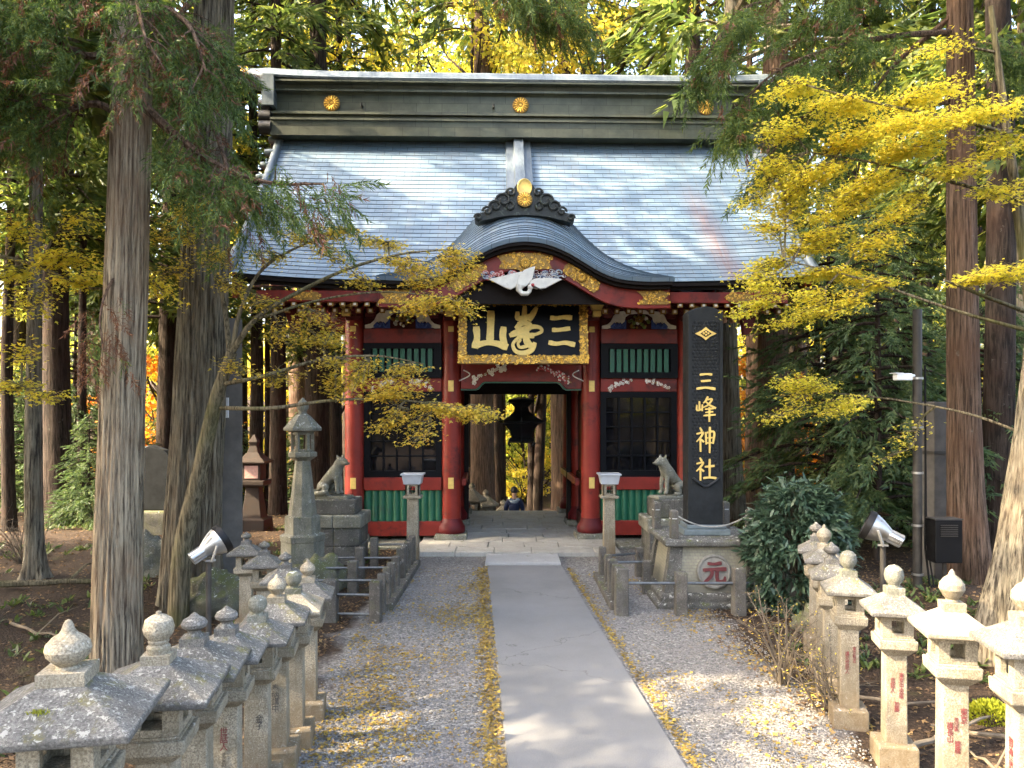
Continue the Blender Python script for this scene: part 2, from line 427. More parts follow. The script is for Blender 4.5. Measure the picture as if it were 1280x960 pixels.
def path_mat():
    t = NT('concrete_path'); v = t.coords('Object', False)
    cc = t.ramp(t.noise(v, .7, 6, .65), [(.3, (.135, .134, .13)), (.5, (.165, .164, .16)), (.7, (.19, .188, .183))])
    cc = t.mix(1.0, cc, t.ramp(t.noise(v, 130, 3, .7), [(.3, .72), (.5, 1), (.7, 1.25)]), 'MULTIPLY')
    cc = t.mix(t.ramp(t.noise(v, 4.5, 7, .75), [(.56, 0), (.7, .45)]), cc, (.17, .16, .14))
    cc = t.mix(t.ramp(t.noise(v, 22, 4, .7), [(.68, 0), (.74, .6)]), cc, (.13, .115, .09))
    vo = t.n('ShaderNodeTexVoronoi', Vector=t.n('ShaderNodeVectorMath', i0=v, i1=t.n('ShaderNodeTexNoise', Vector=v, Scale=2.0, Detail=5.0).outputs[1]).outputs[0], Scale=.33); vo.feature = 'DISTANCE_TO_EDGE'
    cc = t.mix(t.ramp(vo.outputs['Distance'], [(.0, .7), (.0035, 0)]), cc, (.07, .065, .055))
    MATS['concrete_path'] = t.out(cc, .88, 0, t.math('ADD', t.noise(v, 150, 3), t.math('MULTIPLY', t.noise(v, 6, 5), .8)), .35, .008, .25)
path_mat()
leafmat('moss_leaf', [(0, (.12, .15, .012)), (1, (.36, .36, .03))], .4)
leafmat('undergrowth_leaf', [(.0, (.03, .055, .018)), (.5, (.07, .11, .03)), (1, (.16, .18, .05))], .35)
leafmat('litter_leaf', [(.0, (.06, .036, .022)), (.45, (.14, .085, .045)), (.8, (.26, .17, .07)), (1, (.4, .3, .1))], .15, .8)
simple('gravel_stone', (.2, .192, .18), .9, 0, .4, 60)
def tile_mat():
    t = NT('cream_tile'); o = t.coords('Object', False)
    s = t.n('ShaderNodeSeparateXYZ', Vector=o)
    cb = t.n('ShaderNodeCombineXYZ', X=t.math('ADD', s.outputs[0], s.outputs[1]), Y=s.outputs[2])
    br = t.n('ShaderNodeTexBrick', Vector=cb, Scale=1.0, Color1=(.25, .235, .165), Color2=(.2, .185, .13), Mortar=(.16, .15, .12)); br.offset = .5
    for k, v in (('Mortar Size', .004), ('Brick Width', .075), ('Row Height', .045)): br.inputs[k].default_value = v
    g = t.ramp(t.noise(o, 4, 7, .7), [(.45, 0), (.68, .85)]); low = t.ramp(s.outputs[2], [(.25, .8), (.5, 0)])
    cc = t.mix(t.math('MAXIMUM', t.math('MULTIPLY', g, .55), t.math('MULTIPLY', low, t.ramp(t.noise(o, 7, 6), [(.3, .3), (.5, 1)]))), br.outputs[0], (.1, .095, .075))
    MATS['cream_tile'] = t.out(cc, .6, 0, br.outputs[1], .4, -.004)
tile_mat()
# ------------------------------------------------------------------ the gate
GX, GY, GR = 0.203, 17.0, R(1.6)
gate = thing('shrine_gate', 'red lacquered two-bay-deep shrine gate with a curved copper roof', 'gate', (GX, GY, 0), GR)
W = 5.8; YE = -1.8; ZE = 5.42; YR = 2.2; ZR = 9.75
def zroof(t): return ZE+(ZR-ZE)*(.8*t+.2*t*t)
def droop(x, t):      # eave ends sweep up a little
    return .16*(abs(x)/W)**4*(1-t)
def roof_slope(sgn):
    """shingled slope in real overlapping courses; sgn 1 front, -1 back"""
    me = bpy.data.meshes.new('roof'); vs = []; fs = []; uv = []
    n = 36; xs = [(-W+2*W*i/48) for i in range(49)]
    def yy(t): return (YE+(YR-YE)*t) if sgn > 0 else (2*YR-YE-(YR-YE)*t)
    def row(t, off):
        b = len(vs)
        for x in xs: vs.append((x, yy(t)-sgn*off*.7, zroof(t)+droop(x, t)+off))
        return b
    prev = None; s = 0
    for c in range(n):
        t0, t1 = c/n, (c+1)/n
        a = row(t0, .012); b = row(t1, .003); ln = math.hypot((YR-YE)/n, zroof(t1)-zroof(t0))
        for i in range(48):
            q = (a+i, a+i+1, b+i+1, b+i); fs.append(q if sgn > 0 else q[::-1])
            u0, u1 = xs[i], xs[i+1]
            k = [(u0, c*.17+.006), (u1, c*.17+.006), (u1, c*.17+.164), (u0, c*.17+.164)]; uv.append(k if sgn > 0 else k[::-1])
            if prev is not None:
                q = (prev+i, prev+i+1, a+i+1, a+i); fs.append(q if sgn > 0 else q[::-1])
                k = [(u0, c*.17)]*2+[(u1, c*.17+.004)]*2; uv.append(k)
        prev = b
    me.from_pydata(vs, [], fs)
    l = me.uv_layers.new(name='UVMap'); l.data.foreach_set('uv', [z for k in uv for p in k for z in p])
    me.materials.append(MATS['copper_roof']); me.update()
    o = bpy.data.objects.new('roof', me); col.objects.link(o); o.parent = gate
    return o
roof = roof_slope(1); back = roof_slope(-1); back.name = 'rear_roof_slope'
# thick layered eave edge and gable verges
for sg in (1, -1):
    m = MB(); y0 = YE if sg > 0 else 2*YR-YE
    for k, (h0, h1, ins, mi) in enumerate(((-.015, -.08, .02, 0), (-.08, -.15, .12, 0))):
        P = []
        for i in range(25):
            x = -W+ins+2*(W-ins)*i/24; P.append((x, ZE+droop(x, 0)))
        vs = []; fs = []
        for (x, z) in P: vs += [(x, y0+sg*ins, z+h0), (x, y0+sg*ins, z+h1), (x, y0+sg*1.2, z+h1+.3), (x, y0+sg*1.2, z+h0+.3)]
        for i in range(24):
            for j in range(4):
                a, b = 4*i+j, 4*i+(j+1) % 4; fs.append((a, b, b+4, a+4))
        m.add(vs, fs)
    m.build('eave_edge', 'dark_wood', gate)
for sx in (-1, 1):
    for sg in (1, -1):
        m = MB(); pts = [(sx*(W+.03), (YE+(YR-YE)*t) if sg > 0 else 2*YR-YE-(YR-YE)*t, zroof(t)+droop(W, t)+.06) for t in [i/14 for i in range(15)]]
        m.tube(pts, .1, 8)
        for k in range(7):
            t = .42+k*.085; p = ((YE+(YR-YE)*t) if sg > 0 else 2*YR-YE-(YR-YE)*t)
            m.lathe([(.085, -.12), (.1, 0), (.085, .1)], 10, (0, 0, 0), 0, 0, Matrix.Translation((sx*(W+.15), p, zroof(t)+.1)) @ Matrix.Rotation(R(90), 4, 'Y'))
        m.build('verge_roll', 'copper_cap', gate, ang=60)
for sx in (-1, 1):                       # bargeboards and plank gable wall
    x = sx*(W-.12)
    for sg in (1, -1):
        m = MB(); vs = []; fs = []
        for i in range(15):
            t = i/14; y = (YE+(YR-YE)*t) if sg > 0 else 2*YR-YE-(YR-YE)*t; z = zroof(t)+droop(W, t)
            vs += [(x-.05, y, z-.03), (x+.05, y, z-.03), (x+.05, y, z-.5), (x-.05, y, z-.5)]
        for i in range(14):
            for j in range(4): a, b = 4*i+j, 4*i+(j+1) % 4; fs.append((a, b, b+4, a+4))
        m.add(vs, fs); m.build('bargeboard', 'red_lacquer', gate)
for sx in (-1, 1):
    vs = [(sx*3.9, YE+.9, ZE+.35), (sx*3.9, 2*YR-YE-.9, ZE+.35), (sx*3.9, YR, ZR-.45)]
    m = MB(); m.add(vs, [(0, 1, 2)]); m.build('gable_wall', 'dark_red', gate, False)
# ridge
def extr_x(prof, x0, x1, name, mats, parent, uvh=True, nx=1, lift=0.0):
    """closed YZ profile pushed along X"""
    me = bpy.data.meshes.new(name); k = len(prof); vs = []; fs = []; uv = []
    ln = [0]
    for i in range(k): a, b = prof[i], prof[(i+1) % k]; ln.append(ln[-1]+math.hypot(b[0]-a[0], b[1]-a[1]))
    for q in range(nx+1):
        x = x0+(x1-x0)*q/nx; e = lift*abs(2*q/nx-1)**6
        vs += [(x, y, z+e) for y, z in prof]
    for q in range(nx):
        for i in range(k):
            j = (i+1) % k; a = q*k
            fs.append((a+i, a+k+i, a+k+j, a+j)); xa = x0+(x1-x0)*q/nx; xb = x0+(x1-x0)*(q+1)/nx
            uv += [(xa, ln[i]), (xb, ln[i]), (xb, ln[i+1]), (xa, ln[i+1])]
    fs.append(tuple(range(k))); uv += [(0, 0)]*k
    fs.append(tuple(nx*k+i for i in range(k-1, -1, -1))); uv += [(0, 0)]*k
    me.from_pydata(vs, [], fs); l = me.uv_layers.new(name='UVMap'); l.data.foreach_set('uv', [z for p in uv for z in p])
    me.materials.append(MATS[mats]); me.update()
    bm_fix(me)
    o = bpy.data.objects.new(name, me); col.objects.link(o); o.parent = parent; return o
import bmesh
def bm_fix(me):
    b = bmesh.new(); b.from_mesh(me); bmesh.ops.recalc_face_normals(b, faces=b.faces); b.to_mesh(me); b.free()
def sym(half):      # half profile (distance from the ridge plane, z) bottom to top -> closed loop
    return [(YR-d, z) for d, z in half]+[(YR+d, z) for d, z in half[::-1]]
RK = lambda L: [(d, 9.86+(z-9.86)*.86 if z > 9.86 else z) for d, z in L]
rb = extr_x(sym(RK([(.62, 9.5), (.62, 9.86), (.66, 9.86), (.66, 9.92), (.5, 9.94), (.5, 10.06), (.58, 10.06), (.58, 10.13), (.4, 10.15),
                 (.38, 10.24), (.38, 10.68), (.43, 10.72), (.5, 10.74), (.5, 10.8), (.43, 10.82), (.46, 10.93), (.6, 10.96), (.6, 11.01)])), -5.95, 5.95, 'ridge', 'copper_ridge', gate)
cap = extr_x(sym([(.6, 10.853), (.62, 10.9), (.5, 10.97), (.46, 11.08), (.32, 11.17), (.1, 11.2)]), -6.15, 6.15, 'ridge_cap', 'copper_cap', gate, nx=24, lift=.07)
m = MB()                                    # upturned ends of the ridge cap
for sx in (-1, 1):
    pts = [(sx*6.1, YR, 11.06), (sx*6.45, YR, 11.09), (sx*6.75, YR, 11.16), (sx*6.98, YR, 11.29)]
    m = MB(); m.tube(pts, [.3, .25, .2, .14], 12)
    m.bb(sx*6.0-.14, sx*6.0+.14, YR-.68, YR+.68, 10.2, 10.94); m.build('ridge_end', 'copper_cap', gate, ang=60)
for sx in (-1, 1):
    for k, z in enumerate((10.25, 9.97, 9.7)):
        for s2 in (-1, 1):
            m = MB(); m.lathe([(.1, -.16), (.17, -.14), (.17, .14), (.1, .16)], 12, (0, 0, 0), 0, 0, Matrix.Translation((sx*(6.12-.02*k), YR+s2*(.42+.05*k), z)) @ Matrix.Rotation(R(90), 4, 'Y'))
            m.build('ridge_end_roll', 'bronze_black', gate, ang=60)
for sx in (-1, 1):
    m = MB(); Mx = Matrix.Translation((sx*6.72, YR-.24, 11.17))
    for j in range(4):
        a = j*1.57+.78; m.tube([Mx @ Vector((.09*math.cos(a)+.06*math.cos(a+q), -.0-.01*q, .09*math.sin(a)+.06*math.sin(a+q))) for q in [i*.7 for i in range(10)]], .014, 5)
    m.build('ridge_end_gilding', 'gold', gate)
def crest(mb, c, r, M=None, petals=16, mi=0, bi=1):
    T = Matrix.Translation(c) @ Matrix.Rotation(R(90), 4, 'X')
    if M is not None: T = M @ T
    mb.lathe([(r*.97, -.02), (r, 0), (r*.97, .012), (r*.93, .014)], 32, (0, 0, 0), 0, bi, T)
    for k in range(petals):
        a = 2*math.pi*k/petals
        P = T @ Matrix.Rotation(a, 4, 'Z') @ Matrix.Translation((r*.58, 0, .02))
        mb.ball((0, 0, 0), r*.36, 8, mi, P @ Matrix.Diagonal((1, .25, .2, 1)))
    mb.ball((0, 0, .03), r*.2, 12, mi, T @ Matrix.Diagonal((1, 1, .3, 1)))
# crests sit on the ridge band, 50 px per metre there
for dx in (-4.53, 0.06, 4.62):
    m = MB(); crest(m, (dx, YR-.41, 10.36), .2); m.build('chrysanthemum_crest', ['gold', 'gold_dull'], gate)
m = MB()
for dx in (-3.8, -.6, 3.9): m = MB(); m.tube([(dx, YR-.37, 10.28), (dx, YR-.5, 10.28), (dx, YR-.5, 10.34)], .022, 6); m.build('ridge_hook', 'bronze_black', gate)

# karahafu: the rolling gable over the middle bay
KP = [(0, 6.11), (.3, 6.08), (.52, 6.02), (.8, 5.9), (1.07, 5.74), (1.38, 5.55), (1.65, 5.43), (1.95, 5.37), (2.35, 5.345), (2.86, 5.36)]
def kz(x):
    x = abs(x)
    for (a, za), (b, zb) in zip(KP, KP[1:]):
        if x <= b: return za+(zb-za)*(x-a)/(b-a)
    return KP[-1][1]
def kzs(x): return (kz(x-.09)+2*kz(x)+kz(x+.09))/4
YK = -2.32
def krise(y):
    d = y-YK; return .02+.47*(1-math.exp(-d*2.6))+.46*max(0, d-.35)
def kroof():
    me = bpy.data.meshes.new('karahafu_roof'); vs = []; fs = []; uv = []
    nx = 56; xs = [-2.86+5.72*i/nx for i in range(nx+1)]; nr = 26
    ys = [YK+3.3*(j/nr)**1.35 for j in range(nr+1)]
    prev = None; L = [0]
    for i in range(nx): L.append(L[-1]+math.hypot(xs[i+1]-xs[i], kzs(xs[i+1])-kzs(xs[i])))
    def row(y, off):
        b = len(vs)
        for x in xs:
            w = max(0, (kz(x/1.9)-5.36))/.75
            vs.append((x, y-off*.5, kzs(x)+.05+krise(y)*(.12+.95*w)+off))
        return b
    for c in range(nr):
        a = row(ys[c], .016); b = row(ys[c+1], .002)
        for i in range(nx):
            fs.append((a+i, a+i+1, b+i+1, b+i)); uv += [(L[i], c*.17+.006), (L[i+1], c*.17+.006), (L[i+1], c*.17+.164), (L[i], c*.17+.164)]
            if prev is not None:
                fs.append((prev+i, prev+i+1, a+i+1, a+i)); uv += [(L[i], c*.17)]*2+[(L[i+1], c*.17+.004)]*2
        prev = b
    # rolled front lip
    a = row(ys[0], .016); b0 = len(vs)
    for x in xs: vs.append((x, YK+.02, kzs(x)))
    for i in range(nx):
        fs.append((b0+i, b0+i+1, a+i+1, a+i)); uv += [(L[i], 0), (L[i+1], 0), (L[i+1], .15), (L[i], .15)]
    me.from_pydata(vs, [], fs); l = me.uv_layers.new(name='UVMap'); l.data.foreach_set('uv', [z for p in uv for z in p])
    me.polygons.foreach_set('use_smooth', [True]*len(me.polygons)); me.set_sharp_from_angle(angle=R(30))
    me.materials.append(MATS['copper_roof']); me.update()
    o = bpy.data.objects.new('karahafu_roof', me); col.objects.link(o); o.parent = gate
kroof()
def kband(mb, y0, y1, top, bot, half, mi=0, flat=None, n=64):
    """board that follows the karahafu curve: offsets below the curve"""
    vs = []; fs = []
    for i in range(n+1):
        x = -half+2*half*i/n; z = kzs(x) if abs(x) < 2.86 else KP[-1][1]
        zt = z+top; zb = z+bot if not callable(bot) else bot(x, z)
        vs += [(x, y0, zb), (x, y0, zt), (x, y1, zt), (x, y1, zb)]
    for i in range(n):
        for j in range(4): a, b = 4*i+j, 4*i+(j+1) % 4; fs.append((a+4, b+4, b, a))
    fs += [(0, 1, 2, 3)[::-1], tuple(4*n+k for k in range(4))]
    mb.add(vs, fs, mi)
m = MB(); kband(m, YK+.04, YK+.9, -.0, -.06, 2.84); kband(m, YK+.14, YK+1.0, -.06, -.12, 2.8)
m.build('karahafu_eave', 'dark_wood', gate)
m = MB(); kband(m, YK+.3, YK+.42, -.1, -.48, 2.84)
m.bb(2.82, 5.3, YK+.62, YK+.74, 5.03, 5.25); m.bb(-5.3, -2.82, YK+.62, YK+.74, 5.03, 5.25)
m.bb(2.7, 2.85, YK+.42, YK+.74, 4.9, 5.16); m.bb(-2.85, -2.7, YK+.42, YK+.74, 4.9, 5.16)
m.build('karahafu_bargeboard', 'red_lacquer', gate, bevel=.012)
m = MB(); kband(m, YK+.5, YK+.56, -.3, lambda x, z: min(z-.31, 4.98), 2.0)
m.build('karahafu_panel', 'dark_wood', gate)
# onigawara tile on the crown of the karahafu
oni = MB()
half = [(0, .98), (.2, .96), (.26, .84), (.34, .78), (.42, .8), (.44, .74), (.36, .7), (.52, .72), (.64, .66), (.7, .56), (.68, .5), (.8, .48), (.86, .38), (.82, .33), (.94, .3), (.96, .24),
        (1.02, .22), (1.1, .2), (1.2, .13), (1.19, .03), (1.1, -.03), (1.0, .01), (.9, .03), (.6, .11), (.3, .15), (0, .16)]
poly = [(-x*.83, z*.79) for x, z in half[::-1]][:-1]+[(x*.83, z*.79) for x, z in half]
poly = poly[:-1]
oni.prism(poly, .26)
g = random.Random(3)
for sx in (-1, 1):
    for (cx, cz, r) in ((.42, .42, .16), (.58, .3, .13), (.3, .3, .12), (.74, .2, .1), (.27, .58, .1), (.92, .07, .08)):
        oni.tube([(sx*(cx+r*(1-i*.06)*math.cos(i*.6)), -.135-.004*i, cz+r*(1-i*.06)*math.sin(i*.6)) for i in range(12)], .026, 6)
o = oni.build('onigawara', 'oni_tile', gate, bevel=.015); o.location = (0, -1.62, 6.62); o.rotation_euler = (R(-6), 0, 0)
m = MB(); crest(m, (0, -.19, .42), .155); b = m.build('chrysanthemum_crest', ['gold', 'gold_dull'], o)
m = MB(); m.lathe([(.16, -.1), (.175, 0), (.16, .03), (.15, .032), (.14, .024)], 28, (0, 0, 0), 0, 0, Matrix.Translation((0, -.13, .69)) @ Matrix.Rotation(R(90), 4, 'X') @ Matrix.Diagonal((.88, 1.1, 1, 1))); m.build('gilded_disc', 'gold_paint', o)
# raised rib on the slope above it
m = MB()
for wd, h in ((.3, .1), (.11, .22)):
    vs = []; fs = []
    for i in range(9):
        t = .46+.5*i/8; y = YE+(YR-YE)*t; z = zroof(t)
        vs += [(-wd, y-h*.7, z+h), (wd, y-h*.7, z+h), (wd+.03, y+.1, z-.05), (-wd-.03, y+.1, z-.05)]
    for i in range(8):
        for j in range(4): a, b = 4*i+j, 4*i+(j+1) % 4; fs.append((a, b, b+4, a+4))
    fs += [(0, 1, 2, 3), (35, 34, 33, 32)]
    m.add(vs, fs)
m.build('roof_rib', 'copper_cap', gate)

# columns
XC = (-3.66, -1.54, 1.54, 3.66); YC = (0, 2.2, 4.4)
cm = MB(); cm.lathe([(.21, .5), (.212, 2.5), (.205, 5.15)], 28)
fl = MB(); fl.lathe([(.285, .2), (.3, .24), (.3, .34), (.26, .4), (.225, .47), (.213, .52)], 28)
pd = MB(); pd.sq([(.36, .0), (.34, .19), (.33, .2)])
gf = MB()
for z, h, w in ((1.3, .24, .12), (3.42, .24, .12), (4.66, .12, .12), (5.02, .13, .15)): gf.bb(-w/2, w/2, -.218, -.19, z-h/2, z+h/2)
first = None
for y in YC:
    for x in XC:
        if first is None:
            c = cm.build('column', 'red_lacquer', gate); p1 = fl.build('flared_foot', 'dark_red', c); p2 = pd.build('base_stone', 'granite_weathered', c, bevel=.02); p3 = gf.build('gold_fitting', 'gold_paint', c, False, .004)
            first = (c, p1, p2, p3)
        else:
            c = first[0].copy(); col.objects.link(c)
            for p in first[1:]: q = p.copy(); col.objects.link(q); q.parent = c
        c.parent = gate; c.location = (x, y, 0)
# side bays: rails, ribbed green skirt, lattice window, slatted window, carved lintels
BAY = [(-3.45, -1.75), (1.75, 3.45)]
for yf in (0.0, 4.4):
    sg = -1 if yf == 0 else 1
    for (x0, x1) in BAY:
        for nm, z0, z1, d, mt in (('bottom_rail', .14, .46, .13, 'red_lacquer'), ('middle_rail', 1.14, 1.42, .13, 'red_lacquer'), ('upper_rail', 4.36, 4.68, .12, 'red_lacquer')):
            m = MB(); m.bb(x0, x1, yf-d, yf+d, z0, z1); m.build(nm, mt, gate, bevel=.012)
        m = MB(); n = 11; vs = []; fs = []
        for i in range(n*6+1):
            x = x0+(x1-x0)*i/(n*6); a = math.pi*((i % 6)/6) if i < n*6 else 0
            y = yf+sg*(.02+.055*math.sin(a)); vs += [(x, y, .46), (x, y, 1.14)]
        for i in range(n*6): f = (2*i, 2*i+2, 2*i+3, 2*i+1); fs.append(f if sg < 0 else f[::-1])
        m.add(vs, fs); m.bb(x0, x1, yf-.02, yf+.02, .46, 1.14); m.build('ribbed_panel', 'green_paint', gate, ang=50)
        m = MB(); m.bb(x0, x1, yf-.08, yf+.08, 3.3, 3.6); lint = m.build('carved_lintel', 'red_lacquer', gate, bevel=.012)
        m = MB(); g = random.Random(int(x0*10)+5); xm = (x0+x1)/2
        for sx in (-1, 1):
            for k in range(20):
                u = g.random(); x = xm+sx*(.16+.52*u); z = 3.52-.16*u*u+g.gauss(0, .035)
                for q in range(5):
                    a = q*1.256; m.ball((x+.022*math.cos(a), yf+sg*.088, z+.022*math.sin(a)), .014, 5, 0 if g.random() < .8 else 1)
            m.tube([(xm+sx*(.14+.55*i/8), yf+sg*.085, 3.53-.2*(i/8)**2+.02*math.sin(i*2)) for i in range(9)], .011, 5, 2)
        m.build('flower_carving', ['white_paint', 'pink_paint', 'gold_dull'], lint)
        # lattice window
        m = MB()
        m.bb(x0, x1, yf-.07, yf+.07, 1.42, 1.56); m.bb(x0, x1, yf-.07, yf+.07, 3.17, 3.3)
        m.bb(x0, x0+.13, yf-.07, yf+.07, 1.56, 3.17); m.bb(x1-.13, x1, yf-.07, yf+.07, 1.56, 3.17)
        for i in range(1, 5): x = x0+.13+(x1-x0-.26)*i/5; m.bb(x-.018, x+.018, yf-.035, yf+.035, 1.56, 3.17)
        for i in range(1, 5): z = 1.56+1.61*i/5; m.bb(x0+.13, x1-.13, yf-.03, yf+.03, z-.016, z+.016)
        wn = m.build('lattice_window', 'black_lacquer', gate, False)
        m = MB(); m.bb(x0+.13, x1-.13, yf-sg*.045-.003, yf-sg*.045+.003, 1.56, 3.17); m.build('window_glass', 'dark_glass', wn, False)
        # slatted window
        m = MB(); m.bb(x0, x1, yf-.03, yf+.03, 3.6, 4.36)
        m.bb(x0, x0+.16, yf+sg*.1-.06, yf+sg*.1+.06, 3.6, 4.36); m.bb(x1-.16, x1, yf+sg*.1-.06, yf+sg*.1+.06, 3.6, 4.36)
        m.bb(x0+.16, x1-.16, yf+sg*.1-.06, yf+sg*.1+.06, 3.6, 3.73); m.bb(x0+.16, x1-.16, yf+sg*.1-.06, yf+sg*.1+.06, 4.24, 4.36)
        wn = m.build('slatted_window', 'black_lacquer', gate, False)
        m = MB()
        for i in range(9): x = x0+.25+(x1-x0-.5)*i/8; m.bb(x-.048, x+.048, yf+sg*.1-.03, yf+sg*.1+.03, 3.73, 4.24)
        m.build('green_slats', 'green_paint', wn, False)
        # frog-leg strut: pale scrolled board with a painted flower carving
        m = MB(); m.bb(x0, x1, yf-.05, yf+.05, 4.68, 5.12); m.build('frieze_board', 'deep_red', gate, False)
        hw = [(.82, 0), (.82, .07), (.7, .1), (.62, .17), (.56, .3), (.45, .38), (.1, .42), (0, .42)]
        inn = [(0, .34), (.2, .33), (.3, .26), (.32, .16), (.4, .1), (.48, .16), (.56, .1), (.6, .03), (.7, 0)]
        for sx in (-1, 1):
            m = MB(); m.prism([(xm+sx*a, 4.685+b) for a, b in hw+inn], .08, 0, None, yf+sg*.08)
            m.tube([(xm+sx*(.62-.3*i/9), yf+sg*.125, 4.71+.09*math.sin(i*.8)**2) for i in range(10)], .03, 6, 1)
            m.prism([(xm+sx*a, 4.69+b) for a, b in ((.28, 0), (.68, 0), (.58, .07), (.48, .13), (.38, .09), (.34, .17), (.28, .2))], .04, 1, None, yf+sg*.065)
            m.build('frog_leg_strut', ['white_paint', 'blue_paint'], gate, bevel=.006)
        m = MB(); g = random.Random(int(x0*7)+31)
        for k in range(30):
            a = g.uniform(0, 6.28); r = .2*math.sqrt(g.random()); m.ball((xm+r*math.cos(a)*1.2, yf+sg*(.07+.03*g.random()), 4.85+r*math.sin(a)*.75), g.uniform(.025, .05), 7, g.choice((0, 0, 1, 2)))
        for k in range(7): a = k*.9; m.ball((xm+.06*math.cos(a), yf+sg*.12, 4.9+.05*math.sin(a)), .04, 8, 2)
        m.build('painted_flower_carving', ['leaf_green_paint', 'white_paint', 'gold_dull'], gate)
# inner walls either side of the passage, ceiling, rear frame
for sx in (-1, 1):
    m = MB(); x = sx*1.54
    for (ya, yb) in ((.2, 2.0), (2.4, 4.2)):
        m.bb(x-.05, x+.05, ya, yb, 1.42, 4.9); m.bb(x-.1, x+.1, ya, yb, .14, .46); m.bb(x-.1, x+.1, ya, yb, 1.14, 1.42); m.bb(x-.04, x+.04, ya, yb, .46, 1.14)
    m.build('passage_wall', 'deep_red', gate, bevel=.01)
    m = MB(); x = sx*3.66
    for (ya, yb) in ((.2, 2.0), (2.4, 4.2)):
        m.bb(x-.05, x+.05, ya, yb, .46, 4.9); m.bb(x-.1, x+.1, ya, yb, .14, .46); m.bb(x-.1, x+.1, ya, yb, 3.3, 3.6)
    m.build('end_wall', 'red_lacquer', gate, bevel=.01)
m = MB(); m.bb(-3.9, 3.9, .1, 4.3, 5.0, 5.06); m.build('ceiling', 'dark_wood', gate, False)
for sx in (-1, 1): m = MB(); m.bb(sx*2.6-.9, sx*2.6+.9, .3, 4.1, .1, .14); m.build('bay_floor', 'dark_wood', gate, False)
# centre bay: arched lintel with blossom carving, dark inner frame
def arch(y0, y1, z1, zend, zmid, half, xa, xb, n=40):
    poly = [(half, z1), (-half, z1)]
    for i in range(n+1):
        x = -half+2*half*i/n; a = abs(x); t = sm(xa, xb, a); poly.append((x, zmid+(zend-zmid)*t))
    mb = MB(); mb.prism(poly, y1-y0, 0, None, (y0+y1)/2); return mb
lint = arch(-.1, .1, 3.9, 3.36, 3.52, 1.33, .82, 1.0).build('carved_lintel', 'red_lacquer', gate, bevel=.014)
g = random.Random(11)
for sx in (-1, 1):
    m = MB(); m.tube([(sx*(.35+.75*i/10), -.105, 3.84-.33*(i/10)**1.6+.02*math.sin(i*1.7)) for i in range(11)], .013, 5, 2)
    m.tube([(sx*(1.27-.14*math.sin(i*.5)), -.105, 3.77-.03*i) for i in range(9)], .014, 5, 0)
    for k in range(34):
        u = g.random(); x = sx*(.3+.75*u); z = 3.84-.3*u**1.7+g.gauss(0, .04); r = g.uniform(.014, .024)
        for q in range(5): a = q*1.256; m.ball((x+r*1.3*math.cos(a), -.105, z+r*1.3*math.sin(a)), r, 5, 0 if (sx < 0 or g.random() < .45) else 1)
    m.build('blossom_carving', ['white_paint', 'carved_red', 'gold_dull'], lint)
m = MB(); 
vs = []
m2 = arch(-.06, .06, 3.6, 3.33, 3.49, 1.33, .8, .98); m2.build('green_lintel_edge', 'green_paint', gate)
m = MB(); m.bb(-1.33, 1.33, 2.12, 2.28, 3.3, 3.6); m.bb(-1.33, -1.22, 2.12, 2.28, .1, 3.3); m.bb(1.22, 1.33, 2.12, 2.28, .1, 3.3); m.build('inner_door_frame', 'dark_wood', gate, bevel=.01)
m = MB(); m.bb(-1.33, 1.33, 4.3, 4.5, 3.42, 3.9); m.build('rear_lintel', 'red_lacquer', gate, bevel=.01)
m = MB(); m.bb(-1.36, 1.36, -.07, .07, 3.9, 5.15); m.build('transom_board', 'dark_wood', gate, False)
for sx in (-1, 1): m = MB(); m.bb(sx*1.28-.05, sx*1.28+.05, .3, 4.0, 1.2, 1.36); m.build('passage_rail', 'red_lacquer', gate, bevel=.01)
# beams, brackets and two tiers of gold-tipped rafters
m = MB()
for yf, s in ((-.0, -1), (4.4, 1)):
    m.bb(-4.3, 4.3, yf-.14, yf+.14, 5.12, 5.34); m.bb(-4.6, 4.6, yf+s*.75-.1, yf+s*.75+.1, 5.2, 5.36)
for x in XC: m.bb(x-.1, x+.1, -1.0, 5.4, 5.0, 5.18)
m.build('eave_beam', 'dark_red', gate, bevel=.012)
for x in XC:
    for yf, s in ((0, -1), (4.4, 1)):
        m = MB()
        for k in range(3):
            m.box((x, yf+s*(.12+.26*k), 4.9+.1*k), (.3+.1*k, .2, .1), 0, 1.25)
            m.box((x-.36-.05*k, yf+s*(.1+.2*k), 4.96+.09*k), (.18, .2, .1), 0, 1.25); m.box((x+.36+.05*k, yf+s*(.1+.2*k), 4.96+.09*k), (.18, .2, .1), 0, 1.25)
        m.build('bracket_block', 'dark_red', gate, bevel=.01)
for x in XC:
    m = MB(); m.prism([(x-.22, 5.2), (x+.22, 5.2), (x+.14, 5.08), (x+.1, 4.98), (x-.1, 4.98), (x-.14, 5.08)], .16, 0, None, -.98)
    m.bb(x-.085, x+.085, -1.06, -.9, 4.84, 4.96); m.build('gilded_bracket_nose', 'gold_paint', gate, bevel=.01)
RAF = {}
